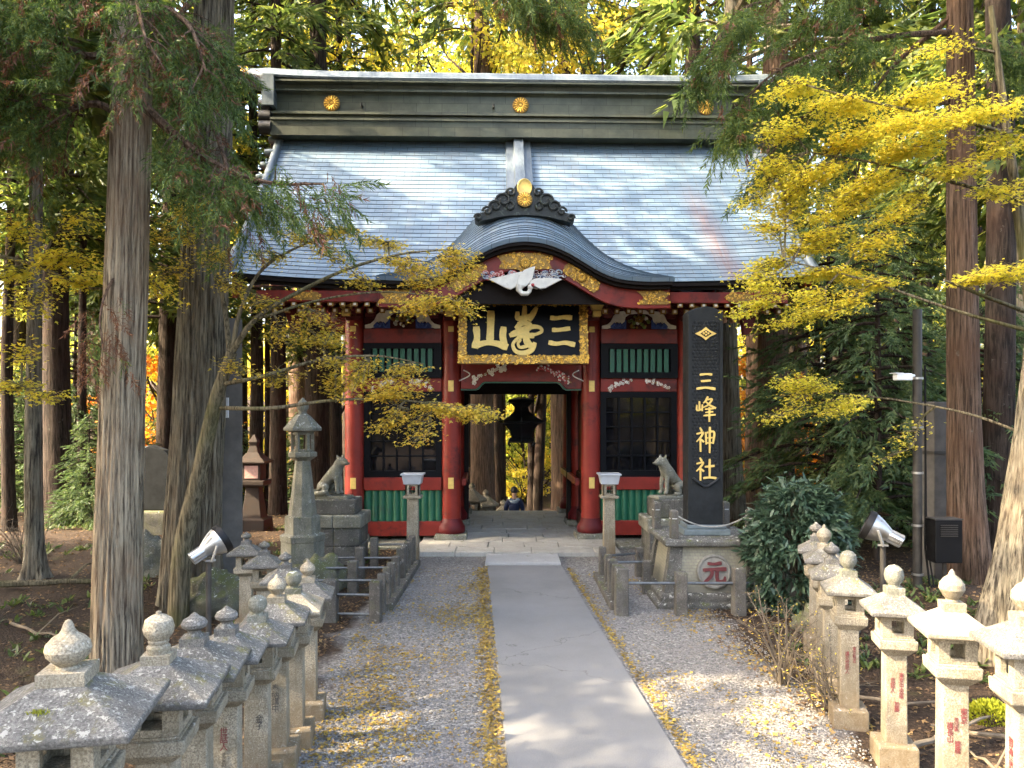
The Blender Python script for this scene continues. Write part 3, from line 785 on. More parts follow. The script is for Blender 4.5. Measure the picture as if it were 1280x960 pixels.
for kind, (ya, za, yb, zb, h) in enumerate(((.2, 5.3, 1.2, 4.97, .09), (.7, 5.24, 1.62, 5.035, .075))):
    for i in range(45):
        x = -5.3+10.6*i/44
        if abs(x) < (2.3 if kind else 1.6): continue
        if kind not in RAF:
            m = MB(); vs = []
            for (y, z) in ((ya, za), (yb, zb)): vs += [(-.045, -y, z-h), (.045, -y, z-h), (.045, -y, z), (-.045, -y, z)]
            m.add(vs, [(0, 1, 2, 3), (4, 7, 6, 5), (0, 4, 5, 1), (1, 5, 6, 2), (2, 6, 7, 3), (3, 7, 4, 0)])
            o = m.build('rafter', 'red_lacquer', gate, False)
            m = MB(); m.bb(-.052, .052, -(yb+.012), -(yb-.05), zb-h-.006, zb+.006, 0); m.bb(-.026, .026, -(yb+.018), -(yb+.0125), zb-h*.8, zb-h*.2, 1)
            RAF[kind] = (o, m.build('gilded_tip', ['gold_dull', 'white_paint'], o, False))
        else:
            o = RAF[kind][0].copy(); col.objects.link(o); q = RAF[kind][1].copy(); col.objects.link(q); q.parent = o
        o.parent = gate; o.location = (x, 0, 0)
for sx in (-1, 1):      # projecting side rafters and the corner elbow beams under the gable ends
    m = MB()
    for i in range(16):
        y = -.6+5.6*i/15
        m.add([(sx*3.8, y-.045, 5.3), (sx*3.8, y+.045, 5.3), (sx*3.8, y+.045, 5.4), (sx*3.8, y-.045, 5.4), (sx*5.0, y-.045, 5.05), (sx*5.0, y+.045, 5.05), (sx*5.0, y+.045, 5.15), (sx*5.0, y-.045, 5.15)],
              [(0, 1, 2, 3), (4, 7, 6, 5), (0, 4, 5, 1), (1, 5, 6, 2), (2, 6, 7, 3), (3, 7, 4, 0)])
    m.prism([(sx*4.4, 5.25), (sx*5.1, 5.25), (sx*4.95, 4.95), (sx*4.8, 4.5), (sx*4.66, 4.48), (sx*4.62, 4.85)], .16, 0, None, -.85)
    m.bb(sx*4.4-.65, sx*4.4+.65, -.95, -.75, 5.08, 5.26); m.build('side_rafters', 'dark_red', gate, False)
for sx in (-1, 1):
    for k in range(5): m = MB(); m.box((sx*(4.0+.17*k), -.62, 4.86), (.05, .22, .2), 0); m.build('carved_nose', 'pink_paint', gate, bevel=.01)
for s, y0 in ((-1, 0), (1, 4.4)):      # dark soffit board closing the eaves
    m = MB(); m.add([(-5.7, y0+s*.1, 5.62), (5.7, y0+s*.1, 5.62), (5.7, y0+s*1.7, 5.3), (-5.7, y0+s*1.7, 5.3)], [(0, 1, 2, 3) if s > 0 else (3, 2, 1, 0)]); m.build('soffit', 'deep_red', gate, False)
# gilded carved fittings on the bargeboard
def plate(poly, M, n, size, seed, name='gilded_fitting', parent=gate, cr=None):
    mb = MB(); mb.prism(poly, .03, 0, M)
    xs = [p[0] for p in poly]; zs = [p[1] for p in poly]
    def inside(x, z):
        c = False; k = len(poly)
        for i in range(k):
            (xa, za), (xb, zb) = poly[i], poly[i-1]
            if (za > z) != (zb > z) and x < (xb-xa)*(z-za)/(zb-za)+xa: c = not c
        return c
    def fn(g):
        while 1:
            x, z = g.uniform(min(xs), max(xs)), g.uniform(min(zs), max(zs))
            if inside(x, z): return x, z
    filigree(mb, fn, n, size, 1, M, seed)
    if cr: crest(mb, (0, -.035, cr[1]), cr[0], M, 16, 1, 0)
    return mb.build(name, ['gold_dull', 'gold'], parent, ang=50)
yb = YK+.29
half = [(.26, .3), (.55, .24), (.46, .12), (.52, .0), (.14, -.02), (0, -.14)]
plate([(0, .3)]+half+[(-x, z) for x, z in half[::-1]][1:], Matrix.Translation((0, yb, 5.64)), 70, .035, 4, cr=(.115, .11))
for sx in (-1, 1):
    ang = -R(34)*sx
    M0 = Matrix.Translation((sx*1.1, yb, 5.47)) @ Matrix.Rotation(-ang, 4, 'Y')
    plate([(-.36, -.12), (.36, -.12), (.4, 0), (.36, .12), (-.36, .12), (-.4, 0)], M0, 60, .03, 5, cr=(.1, 0))
    M0 = Matrix.Translation((sx*(1.1+.1), yb-.01, 5.47+.17)) @ Matrix.Rotation(-ang, 4, 'Y')
    plate([(-.36, -.04), (.36, -.04), (.4, .04), (-.4, .04)], M0, 26, .024, 6)
    M0 = Matrix.Translation((sx*2.52, YK+.29, 5.08))
    plate([(-.32, -.13), (.26, -.13), (.34, -.08), (.2, -.03), (.3, .08), (.16, .14), (-.34, .13), (-.2, .0)] if sx > 0 else [(.32, -.13), (-.26, -.13), (-.34, -.08), (-.2, -.03), (-.3, .08), (-.16, .14), (.34, .13), (.2, .0)], M0, 34, .03, 7)
    M0 = Matrix.Translation((sx*4.3, YK+.61, 5.14))
    plate([(-.3, 0), (-.2, .08), (.2, .08), (.3, 0), (.2, -.08), (-.2, -.08)], M0, 22, .028, 8)
# white crane and red and grey wave carving under the karahafu
cr = thing('crane_carving', 'painted white crane relief flying over red waves under the curved gable', 'carving', (0, 0, 0))
cr.parent = gate; del cr['category']; del cr['label']
s = 61.6*5.65
def cp(L): return [((a-525)/s, 5.13+(930-b)/s) for a, b in L]
m = MB()
m.prism(cp([(275, 832), (350, 815), (430, 795), (500, 778), (505, 800), (470, 850), (465, 880), (425, 902), (400, 895)]), .05, 0, None, YK+.2)
m.prism(cp([(470, 835), (490, 795), (515, 770), (550, 755), (590, 745), (580, 790), (570, 830), (540, 870), (490, 900), (470, 880)]), .07, 0, None, YK+.19)
m.prism(cp([(545, 840), (600, 825), (690, 820), (775, 830), (735, 850), (660, 890), (600, 897), (560, 885)]), .05, 0, None, YK+.2)
m.tube([(*cp([q])[0][:1], YK+.16, cp([q])[0][1]) for q in ((490, 870), (480, 905), (500, 928), (535, 930), (552, 912), (555, 890))], [.09, .06, .05, .042, .04, .042], 10)
m.ball((cp([(556, 886)])[0][0], YK+.15, cp([(556, 886)])[0][1]), .055, 10)
b = m.build('crane', 'white_paint', cr, bevel=.012)
m = MB(); p = cp([(568, 878), (640, 908)]); m.tube([(p[0][0], YK+.14, p[0][1]), (p[1][0], YK+.13, p[1][1])], [.025, .004], 6, 1); q = cp([(572, 874)])[0]; m.ball((q[0], YK+.11, q[1]), .035, 8, 0)
m.build('crest_and_beak', ['carved_red', 'grey_wood'], cr)
g = random.Random(21)
for sx, x0, x1, mts in ((-1, 245, 480, ('carved_red', 'carved_blue')), (1, 575, 800, ('carved_blue', 'dark_red'))):
    m = MB()
    for k in range(26):
        u = g.random(); xx = x0+(x1-x0)*u; zz = 800+g.uniform(-32, 32)*(1-abs(u-.5)); c = cp([(xx, zz)])[0]; r = g.uniform(.04, .085); a0 = g.uniform(0, 6)
        pts = [(c[0]+r*(1-.08*i)*math.cos(a0+i*.65), YK+.27-.003*i, c[1]+r*.7*(1-.08*i)*math.sin(a0+i*.65)) for i in range(9)]
        m.tube(pts, .022, 6, 0 if g.random() < .62 else 1)
        m.tube([(a, b-.02, c2) for a, b, c2 in pts], .005, 5, 2)
    m.build('wave_carving', [mts[0], mts[1], 'white_paint'], cr)
# stone platform under the gate
for xa, xb in ((-4.5, -2.2), (2.0, 4.5)): m = MB(); m.bb(xa, xb, -1.0, 5.4, -.4, .05); m.build('foundation_stone', 'granite_weathered', gate, bevel=.02)

# name plaque
P3 = thing('name_plaque', 'black name plaque with three gold characters in a carved gold frame over the gateway', 'plaque', (0, 0, 0))
P3.matrix_world = Matrix.Translation((GX, GY, 0)) @ Matrix.Rotation(GR, 4, 'Z') @ Matrix.Translation((0, -1.02, 4.53)) @ Matrix.Rotation(R(-9), 4, 'X')
# frame outer half sizes
FW, FH = 1.34, .70
m = MB(); m.bb(-FW+.1, FW-.1, -.03, .05, -FH+.08, FH-.08); m.build('board', 'black_lacquer', P3, False)
m = MB()
bw = .17
for (x0, x1, z0, z1) in ((-FW, FW, FH-bw*.9, FH), (-FW, FW, -FH, -FH+bw), (-FW, -FW+bw, -FH+bw, FH-bw*.9), (FW-bw, FW, -FH+bw, FH-bw*.9)):
    m.bb(x0, x1, -.07, .04, z0, z1, 0)
g = random.Random(5)
def rim(g):
    if g.random() < .66: return g.uniform(-FW, FW), g.choice((-1, 1))*(FH-bw*g.random())
    return g.choice((-1, 1))*(FW-bw*g.random()), g.uniform(-FH, FH)
filigree(m, rim, 640, .03, 1, Matrix.Translation((0, -.066, 0)), 9)
m.build('carved_frame', ['gold_dull', 'gold'], P3, ang=55)
Q = lambda cx, cz: Matrix.Translation((cx, -.032, cz))
SAN = [[(.1, .87, .2), (.3, .86, .17), (.6, .89, .17), (.9, .88, .23)], [(.17, .52, .2), (.4, .52, .16), (.82, .56, .2)], [(.02, .15, .22), (.3, .12, .17), (.65, .15, .18), (1.0, .1, .24)]]
YAMA = [[(.53, .97, .24), (.52, .6, .21), (.5, .22, .23)], [(.1, .55, .22), (.12, .3, .18), (.07, .08, .24)], [(.08, .1, .2), (.4, .17, .16), (.7, .15, .18), (.96, .07, .24)], [(.9, .55, .2), (.88, .35, .2), (.93, .1, .2)]]
MINE = [[(.48, 1.0, .14), (.46, .8, .16)], [(.26, .88, .13), (.28, .76, .15), (.55, .8, .13), (.72, .84, .12)], [(.82, .98, .12), (.72, .86, .17), (.62, .74, .16)], [(.5, .8, .2), (.4, .68, .18), (.22, .56, .12)],
        [(.3, .64, .14), (.52, .66, .16), (.62, .58, .18), (.4, .48, .16), (.06, .4, .15)], [(.1, .44, .12), (.4, .52, .16), (.7, .58, .14), (.93, .56, .1), (.97, .48, .1), (.8, .42, .09), (.66, .42, .1)],
        [(.28, .36, .14), (.5, .4, .16), (.72, .38, .14)], [(.52, .5, .18), (.52, .3, .2), (.62, .18, .2)], [(.24, .32, .1), (.12, .2, .1), (.2, .06, .12), (.42, .02, .14), (.66, .08, .16), (.76, .22, .14)],
        [(.34, .3, .09), (.27, .22, .08), (.33, .14, .09), (.5, .16, .12)]]
for body, cx, w, h in ((SAN, .79, .5, .74), (MINE, .05, .7, 1.0), (YAMA, -.69, .7, .8)):
    m = MB(); strokes(m, body, w, h, .025, Q(cx, 0)); m.build('gold_character', 'gold_paint', P3, False)

# bronze lantern hanging in the passage
bl = thing('hanging_lantern', 'black bronze lantern hanging in the open gateway', 'lantern')
bl.location = (.24, 19.6, 2.62)
m = MB()
m.lathe([(.1, .62), (.36, .56), (.4, .5), (.3, .46), (.2, .36), (.22, .26), (.34, .16), (.5, .08), (.62, .02), (.64, -.03), (.5, -.06)], 6, (0, 0, 0), .52)
m.build('lantern_roof', 'bronze_black', bl, bevel=.008)
m = MB(); m.lathe([(.5, -.06), (.36, -.22), (.33, -.26), (.3, -.4), (.36, -.44), (.38, -.5), (.28, -.54)], 6, (0, 0, 0), .52)
for k in range(6):
    a = .52+k*1.047; m.tube([(.3*math.cos(a), .3*math.sin(a), -.48), (.38*math.cos(a), .38*math.sin(a), -.56), (.33*math.cos(a), .33*math.sin(a), -.62)], .035, 6)
    m.tube([(.62*math.cos(a), .62*math.sin(a), 0), (.7*math.cos(a), .7*math.sin(a), .03), (.68*math.cos(a), .68*math.sin(a), .1)], .03, 6)
m.build('fire_box', 'bronze_black', bl, bevel=.006)
m = MB(); m.tube([(0, 0, .6), (0, 0, 2.4)], .018, 6); m.build('hanging_chain', 'bronze_black', bl)
# ------------------------------------------------------------------ terrain
def tz(x, y):
    side = sm(2.9, 5.2, abs(x-.2))
    h = side*(noise.noise((x*.35, y*.35, 1.7))*.16+noise.noise((x*1.1, y*1.1, 4))*.05)
    h += .32*sm(3.6, 6.5, x)*(1-sm(10, 15, y))+.2*sm(-3.2, -7, x)*(1-sm(14, 20, y))
    h -= 1.5*sm(21.6, 25.5, y)
    h += 2.4*sm(38, 75, y)+7*sm(70, 120, y)+.02*max(0, abs(x)-12)
    if y > 24: h += noise.noise((x*.15, y*.15, 9))*.5
    return h
def axis(a, b, fine0, fine1, st, k):
    L = []; v = fine0
    while v < fine1: L.append(v); v += st
    s = st; lo = []; v = fine0
    while v > a: s *= k; v -= s; lo.append(v)
    s = st; hi = [fine1]; v = fine1
    while v < b: s *= k; v += s; hi.append(v)
    return lo[::-1]+L+hi
gx = axis(-130, 130, -8, 9, .16, 1.16); gy = axis(-25, 150, 2, 26, .16, 1.14)
vs = [(x, y, tz(x, y)) for y in gy for x in gx]; nx = len(gx)
fs = [(j*nx+i, j*nx+i+1, (j+1)*nx+i+1, (j+1)*nx+i) for j in range(len(gy)-1) for i in range(nx-1)]
me = bpy.data.meshes.new('ground'); me.from_pydata(vs, [], fs); me.materials.append(MATS['ground']); me.polygons.foreach_set('use_smooth', [True]*len(fs)); me.update()
o = bpy.data.objects.new('ground', me); col.objects.link(o); struct(o)

# approach path, step slab, paving through the gate, steps beyond
def pc(y): return .18-.0547*(y-15)
m = MB(); hw = .66
L = [(-2.0), 14.12]
m.add([(pc(-2)-.72, -2, -.2), (pc(-2)+.72, -2, -.2), (pc(14.12)+hw+.03, 14.12, -.2), (pc(14.12)-hw-.03, 14.12, -.2),
       (pc(-2)-.72, -2, .03), (pc(-2)+.72, -2, .03), (pc(14.12)+hw+.03, 14.12, .03), (pc(14.12)-hw-.03, 14.12, .03)],
      [(0, 3, 2, 1), (4, 5, 6, 7), (0, 1, 5, 4), (1, 2, 6, 5), (2, 3, 7, 6), (3, 0, 4, 7)])
struct(m.build('path', 'concrete_path', None, False, .012))
m = MB(); x = pc(14.6); m.box((x, 14.62, -.03), (1.4, .94, .2)); struct(m.build('step_slab', 'concrete', None, False, .015))
m = MB(); g = random.Random(8); y = 15.14; row = 0
while y < 21.55:
    d = min(.62, 21.56-y); x = -1.95-(row % 2)*.3; 
    while x < 2.0:
        w = g.uniform(.7, 1.25); x1 = min(x+w, 2.15)
        if 2.15-x1 < .3: x1 = 2.15
        m.bb(max(x, -1.97)+.006, x1-.006, y+.006, y+d-.006, -.3, .085+g.uniform(-.006, .006)); x = x1
    y += d; row += 1
struct(m.build('paving', 'paving', None, False, .012))
m = MB()
for k in range(9): m.bb(-2.1, 2.3, 21.58+.32*k, 21.9+.32*k, -2.2, .06-.165*(k+.0)-(.0))
struct(m.build('steps', 'paving', None, False, .015))

# ------------------------------------------------------------------ donated stone lanterns
def lantern_proto(name, label, loc, rz, s, fin, base_h=.2, roofm='granite_roof', round_roof=False, group=None, words=None, tone='granite', rs=1.0, fs=.84, bs=.82, xy=.92):
    t = thing(name, label, 'stone lantern', loc, rz, group); t.scale = (s*xy, s*xy, s)
    m = MB(); m.sq([(.2, -.1), (.2, .17), (.19, .19)]); m.build('base', tone, t, False, .012)
    m = MB(); m.sq([(.108, .185), (.103, .94)]); p = m.build('post', tone, t, False, .008)
    m = MB(); m.sq([(.11, .935), (.15, .97), (.185, 1.0), (.19, 1.075)]); m.sq([(.165, 1.073), (.165, 1.09)]); m.build('platform', tone, t, False, .008)
    m = MB()
    for a in range(4):
        T = Matrix.Rotation(a*math.pi/2, 4, 'Z')
        for (x0, x1, z0, z1) in ((-.155, -.06, 1.09, 1.28), (.06, .155, 1.09, 1.28), (-.06, .06, 1.09, 1.13), (-.06, .06, 1.235, 1.28)):
            m.box(((x0+x1)/2, -.132, (z0+z1)/2), (x1-x0-.001, .044, z1-z0-.001), 0, 1, 0, T)
    m.bb(-.135, .135, -.135, .135, 1.275, 1.29); m.build('fire_box', tone, t, False, .004)
    m = MB()
    m.sq([(.2, 1.27), (.275, 1.285), (.292, 1.29), (.295, 1.322), (.24, 1.352), (.17, 1.392), (.1, 1.435), (.075, 1.45)])
    rf = m.build('roof', roofm, t, False, .008); rf.scale = (rs, rs, 1)
    m = MB()
    m.sq([(.098*bs, 1.43), (.1*bs, 1.5)])
    if fin == 'onion': m.lathe([(.055, 1.5), (.05, 1.52), (.075, 1.545), (.105, 1.59), (.1, 1.63), (.07, 1.665), (.03, 1.69), (.02, 1.715), (.006, 1.73)], 18)
    elif fin == 'tall': m.lathe([(.075, 1.5), (.065, 1.515), (.095, 1.54), (.128, 1.575), (.138, 1.61), (.128, 1.645), (.096, 1.678), (.058, 1.7), (.04, 1.722), (.032, 1.75), (.018, 1.775), (.004, 1.782)], 24)
    elif fin == 'ring': m.lathe([(.075, 1.5), (.078, 1.54), (.062, 1.555), (.07, 1.575), (.066, 1.585), (.095, 1.62), (.103, 1.66), (.088, 1.71), (.05, 1.735), (.02, 1.745), (.018, 1.76), (.003, 1.765)], 20)
    elif fin == 'flat': m.lathe([(.08, 1.5), (.052, 1.535), (.055, 1.55), (.1, 1.575), (.108, 1.6), (.09, 1.63), (.05, 1.65), (.02, 1.675), (.004, 1.685)], 18)
    else: m.lathe([(.06, 1.5), (.055, 1.52), (.09, 1.56), (.1, 1.6), (.088, 1.65), (.05, 1.68), (.012, 1.69), (.003, 1.692)], 18)
    n0 = 8; m.v = m.v[:n0]+[(x*fs, y*fs, 1.5+(z-1.5)*fs) for x, y, z in m.v[n0:]]
    m.build('finial', 'granite_roof' if fin in ('flat',) else 'granite_weathered' if fin == 'ball' else tone, t, True, 0, 2, 30)
    if words:
        for (body, face, x, z, size, ink) in words:
            Mx = Matrix.Rotation(face, 4, 'Z') @ Matrix.Translation((x, -.109, z)) @ UPRIGHT
            text('\n'.join(body), size, Mx, ink, 'inscription', t, .0008)
    return t
GL, GRR = 'stone lanterns in a row left of the path', 'stone lanterns in a row right of the path'
rot = R(9)
def L(X, Y): return (X, Y, tz(X, Y))
lantern_proto('stone_lantern', 'nearest and largest left stone lantern, its broad lichened roof carrying a moss tuft', (-2.02, 3.5, 0), R(11), 1.1, 'tall', rs=1.2, fs=.7, bs=1.0, group=GL, words=[('世話人', 0, .02, .7, .07, 'red_ink')])
lantern_proto('stone_lantern', 'left stone lantern with a round white ringed finial just right of the pale cedar trunk', (-1.93, 4.2, 0), rot, 1.0, 'ring', rs=1.18, fs=.86, group=GL, words=[('世話人', R(90), 0, .66, .06, 'red_ink')])
lantern_proto('stone_lantern', 'left stone lantern with flat pointed finial, third back from the camera', (-1.95, 4.72, 0), rot, .96, 'flat', rs=1.12, fs=.82, group=GL, words=[('橋本', 0, 0, .62, .07, 'red_ink')])
lantern_proto('stone_lantern', 'left stone lantern fourth from the camera, squat mossy finial beside the spotlight pole', (-1.93, 5.2, 0), rot, .91, 'flat', group=GL, words=[('世話人', 0, 0, .7, .065, 'red_ink'), ('東京神田\n新井', 0, .0, .5, .03, 'dark_ink')])
lantern_proto('stone_lantern', 'left stone lantern fifth from the camera, its finial dark and crusted with a lump', (-1.885, 5.7, 0), rot, .88, 'ball', group=GL, words=[('金子', 0, .03, .62, .07, 'dark_ink')])
lantern_proto('stone_lantern', 'left stone lantern with grey lichened roof directly in front of the bright sunlit lantern', (-1.88, 6.15, 0), rot, .9, 'onion', group=GL, words=[('奉納講中', 0, .0, .62, .07, 'dark_ink')])
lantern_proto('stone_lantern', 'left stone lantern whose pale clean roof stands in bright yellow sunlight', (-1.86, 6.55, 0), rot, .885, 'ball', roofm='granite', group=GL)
lantern_proto('stone_lantern', 'left stone lantern half hidden right behind the sunlit one, white pointed finial', (-1.9, 7.15, 0), rot, .86, 'onion', group=GL)
lantern_proto('stone_lantern', 'small left stone lantern with white knob in front of the tall tapering lantern', (-2.36, 8.0, 0), rot, .83, 'flat', group=GL)
lantern_proto('stone_lantern', 'small left stone lantern with mossy flaking roof between knobbed lantern and spotlight', (-2.9, 9.0, 0), rot, .8, 'flat', group=GL)
lantern_proto('stone_lantern', 'farthest left stone lantern, small and clean, standing by the leaning mossy trunk', (-3.42, 9.9, 0), rot, .78, 'flat', group=GL)
r2 = R(-3)
lantern_proto('stone_lantern', 'nearest right stone lantern cut by the picture edge, dark roof below the big trunk', (3.2, 4.78, tz(3.2, 4.78)), R(-9), 1.04, 'onion', rs=.98, fs=1.0, bs=.9, xy=.8, group=GRR, words=[('世話人下川', 0, 0, .55, .075, 'dark_ink'), ('御神前奉納', R(-90), 0, .6, .07, 'red_ink')])
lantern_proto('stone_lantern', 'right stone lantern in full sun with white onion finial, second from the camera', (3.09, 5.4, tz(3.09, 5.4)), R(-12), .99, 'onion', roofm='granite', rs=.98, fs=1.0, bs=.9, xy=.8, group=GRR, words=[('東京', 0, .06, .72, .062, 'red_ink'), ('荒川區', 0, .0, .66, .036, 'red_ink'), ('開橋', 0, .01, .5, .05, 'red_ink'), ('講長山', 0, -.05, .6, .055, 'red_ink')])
lantern_proto('stone_lantern', 'right stone lantern third from the camera, cream post with red writing on a block base', (3.08, 6.2, tz(3.08, 6.2)), R(-12), .94, 'ball', rs=.98, fs=1.0, bs=.9, xy=.8, group=GRR, words=[('東京中央區', 0, .045, .68, .05, 'red_ink'), ('世話人', 0, -.04, .68, .05, 'red_ink'), ('加藤', 0, .0, .5, .05, 'red_ink')])
lantern_proto('stone_lantern', 'right stone lantern fourth from the camera with patchy white-spotted roof below the spotlight', (3.04, 6.95, tz(3.04, 6.95)), R(-14), .93, 'ball', rs=.98, fs=1.0, bs=.9, xy=.8, group=GRR, words=[('東京有志', 0, .05, .7, .045, 'red_ink'), ('講元世話人', 0, -.03, .62, .05, 'red_ink')])
lantern_proto('stone_lantern', 'right stone lantern fifth from the camera with dark dated post beside the bare bush', (3.22, 7.75, tz(3.22, 7.75)), R(-16), .9, 'flat', rs=.98, fs=1.0, bs=.9, xy=.8, group=GRR, words=[('大正五年一月吉日', R(-8), -.02, .58, .06, 'dark_ink')])
lantern_proto('stone_lantern', 'right stone lantern sixth from the camera, shaded, small pale onion finial', (3.43, 8.45, tz(3.43, 8.45)), R(-18), .92, 'onion', rs=.98, fs=1.0, bs=.9, xy=.8, group=GRR)
lantern_proto('stone_lantern', 'farthest right stone lantern, shaded, with a dark finial against the glossy shrub', (3.64, 9.2, tz(3.64, 9.2)), R(-20), .9, 'flat', rs=.98, fs=1.0, bs=.9, xy=.8, group=GRR)
# moss tuft on the nearest roof
g = np.random.default_rng(4); N = 130
P = np.stack([g.normal(0, .02, N), g.normal(0, .012, N), np.zeros(N)], 1); a = g.uniform(0, 6.28, N); h = g.uniform(.008, .022, N)
T = np.stack([P-np.stack([np.cos(a), np.sin(a), 0*a], 1)*.003, P+np.stack([np.cos(a), np.sin(a), 0*a], 1)*.003, P+np.stack([g.normal(0, .008, N), g.normal(0, .008, N), h], 1)], 1)
o = leaves('moss_tuft', T, 'moss_leaf'); o.location = (-2.02, 3.28, 1.525); tag(o, 'tiny green moss tuft growing on the nearest left lantern roof', 'moss')

# ------------------------------------------------------------------ tall tapering lantern
t = thing('tall_stone_lantern', 'tall tapering stone lantern on a hexagonal base left of the gate', 'stone lantern', (-3.73, 13.7, 0))
T6 = .25
m = MB(); m.lathe([(.5, -.1), (.48, .1), (.4, .2)], 9); m.build('rock_footing', 'mossy_rock', t, bevel=.02)
m = MB(); m.lathe([(.385, .1), (.375, .55), (.39, .56), (.4, .66), (.36, .68), (.31, .69), (.31, .99), (.28, 1.01)], 6, (0, 0, 0), T6); m.build('hexagonal_base', 'granite_weathered', t, False, .015)
m = MB(); m.lathe([(.255, 1.0), (.2, 1.4), (.135, 1.98)], 8, (0, 0, 0), .2); m.build('shaft', 'granite_weathered', t, False, .01)
m = MB(); m.lathe([(.13, 1.97), (.22, 2.03), (.25, 2.05), (.25, 2.13), (.2, 2.14)], 6, (0, 0, 0), T6); m.build('platform', 'granite_weathered', t, False, .01)
m = MB()
for k in range(6): a = T6+k*1.047; m.box((.17*math.cos(a), .17*math.sin(a), 2.31), (.06, .06, .36), a)
m.lathe([(.19, 2.13), (.19, 2.18)], 6, (0, 0, 0), T6); m.lathe([(.19, 2.44), (.2, 2.5)], 6, (0, 0, 0), T6); m.build('fire_box', 'granite_weathered', t, False, .006)
m = MB(); m.lathe([(.2, 2.49), (.33, 2.51), (.335, 2.56), (.24, 2.66), (.14, 2.77), (.09, 2.81)], 6, (0, 0, 0), T6); m.build('roof', 'granite_weathered', t, False, .01)
m = MB(); m.lathe([(.08, 2.8), (.07, 2.85), (.1, 2.9), (.11, 2.95), (.08, 3.02), (.03, 3.07), (.01, 3.1)], 14); m.build('finial', 'granite_weathered', t)

# ------------------------------------------------------------------ wolves on block pedestals
def skinned(name, verts, edges, radii, mat, parent=None, sub=2, root=0):
    me = bpy.data.meshes.new(name); me.from_pydata(verts, edges, []); me.materials.append(MATS[mat])
    o = bpy.data.objects.new(name, me); col.objects.link(o)
    if parent: o.parent = parent
    sk = o.modifiers.new('skin', 'SKIN'); sk.use_smooth_shade = True; sk.branch_smoothing = .4
    if not me.skin_vertices: me.skin_vertices.new()
    for i, v in enumerate(me.skin_vertices[0].data):
        r = radii[i]; v.radius = r if hasattr(r, '__len__') else (r, r); v.use_root = (i == root)
    s = o.modifiers.new('subdivision', 'SUBSURF'); s.levels = sub; s.render_levels = sub
    return o
def wolf(loc, rz, label, head_turn, sc_):
    t = thing('wolf_statue', label, 'statue', loc, rz, 'guardian wolf statues'); t.scale = (sc_,)*3
    # faces +X; base plate then body
    m = MB(); m.bb(-.42, .4, -.17, .17, 0, .06); m.build('plinth', 'granite_weathered', t, False, .015)
    ca, sa = math.cos(head_turn), math.sin(head_turn)
    def hd(d, s, z): return (.2+d*ca-s*sa, d*sa+s*ca, z)
    V = [(-.2, 0, .2), (-.12, 0, .32), (0, 0, .45), (.1, 0, .53), (.15, 0, .62), hd(.0, 0, .72), hd(.07, 0, .735), hd(.15, 0, .7), hd(.21, 0, .685),       # spine to muzzle 0-8
         hd(-.02, .062, .79), hd(-.035, .075, .86), hd(-.02, -.062, .79), hd(-.035, -.075, .86),   # ears 9-12
         (.13, .075, .43), (.155, .085, .28), (.15, .085, .15), (.2, .085, .085), (.13, -.075, .43), (.155, -.085, .28), (.15, -.085, .15), (.2, -.085, .085),   # forelegs 13-20
         (-.16, .12, .24), (-.03, .145, .24), (-.12, .15, .1), (.02, .15, .085), (-.16, -.12, .24), (-.03, -.145, .24), (-.12, -.15, .1), (.02, -.15, .085),  # hind legs 21-28
         (-.3, -.0, .14), (-.38, -.08, .11), (-.3, -.19, .1), (-.16, -.22, .105), (-.03, -.22, .13), (.03, -.215, .17)]     # tail 29-34
    E = [(0, 1), (1, 2), (2, 3), (3, 4), (4, 5), (5, 6), (6, 7), (7, 8), (5, 9), (9, 10), (5, 11), (11, 12), (3, 13), (13, 14), (14, 15), (15, 16), (3, 17), (17, 18), (18, 19), (19, 20),
         (0, 21), (21, 22), (22, 23), (23, 24), (0, 25), (25, 26), (26, 27), (27, 28), (0, 29), (29, 30), (30, 31), (31, 32), (32, 33), (33, 34)]
    Rr = [.15, .145, .135, .135, .105, .1, .088, .058, .04, .036, .008, .036, .008, .06, .046, .038, .042, .06, .046, .038, .042,
          .1, .085, .05, .045, .1, .085, .05, .045, .05, .05, .052, .055, .05, .03]
    b = skinned('wolf_body', V, E, Rr, 'granite_weathered', t)
    m = MB()
    for s in (-1, 1): m.ball(hd(.115, s*.05, .755), .014, 8)
    m.ball(hd(.243, 0, .695), .022, 8); m.build('eyes_and_nose', 'dark_stone', t)
    return t
def pedestal(loc, label, w, h1, h2):
    t = thing('stone_pedestal', label, 'pedestal', loc, 0, 'pedestals under the wolf statues')
    m = MB(); g = random.Random(int(w*100)+int(loc[0]*10))
    for k in range(2):
        for i in range(2): m.bb(-w/2+i*w/2+.004, -w/2+(i+1)*w/2-.004, -w*.45, w*.45, k*h1/2+.003-.05*(k == 0), (k+1)*h1/2-.003)
    m.build('block_body', 'dark_stone', t, False, .018)
    m = MB()
    for i in range(2): m.bb(-w*.55+i*w*.55+.003, -w*.55+(i+1)*w*.55-.003, -w*.5, w*.5, h1, h1+.24)
    m.build('cap_slab', 'granite_weathered', t, False, .03)
    m = MB(); m.bb(-w*.4, w*.4, -w*.36, w*.36, h1+.242, h1+.242+h2); m.build('top_block', 'dark_stone', t, False, .02)
    return h1+.242+h2
X, Y = -3.33, 14.75
h = pedestal((X, Y, 0), 'block stone pedestal carrying the left wolf statue', .98, .68, .28)
wolf((X-.12, Y-.05, h), R(-12), 'weathered stone wolf left of the gate, sitting with its head turned right', R(-28), .97)
X, Y = 2.98, 14.4
h = pedestal((X, Y, 0), 'block stone pedestal carrying the right wolf statue, beside the black stele', .98, .66, .34)
wolf((X-.02, Y-.05, h), R(180+24), 'weathered stone wolf right of the gate, sitting with its head to the left', R(14), .95)

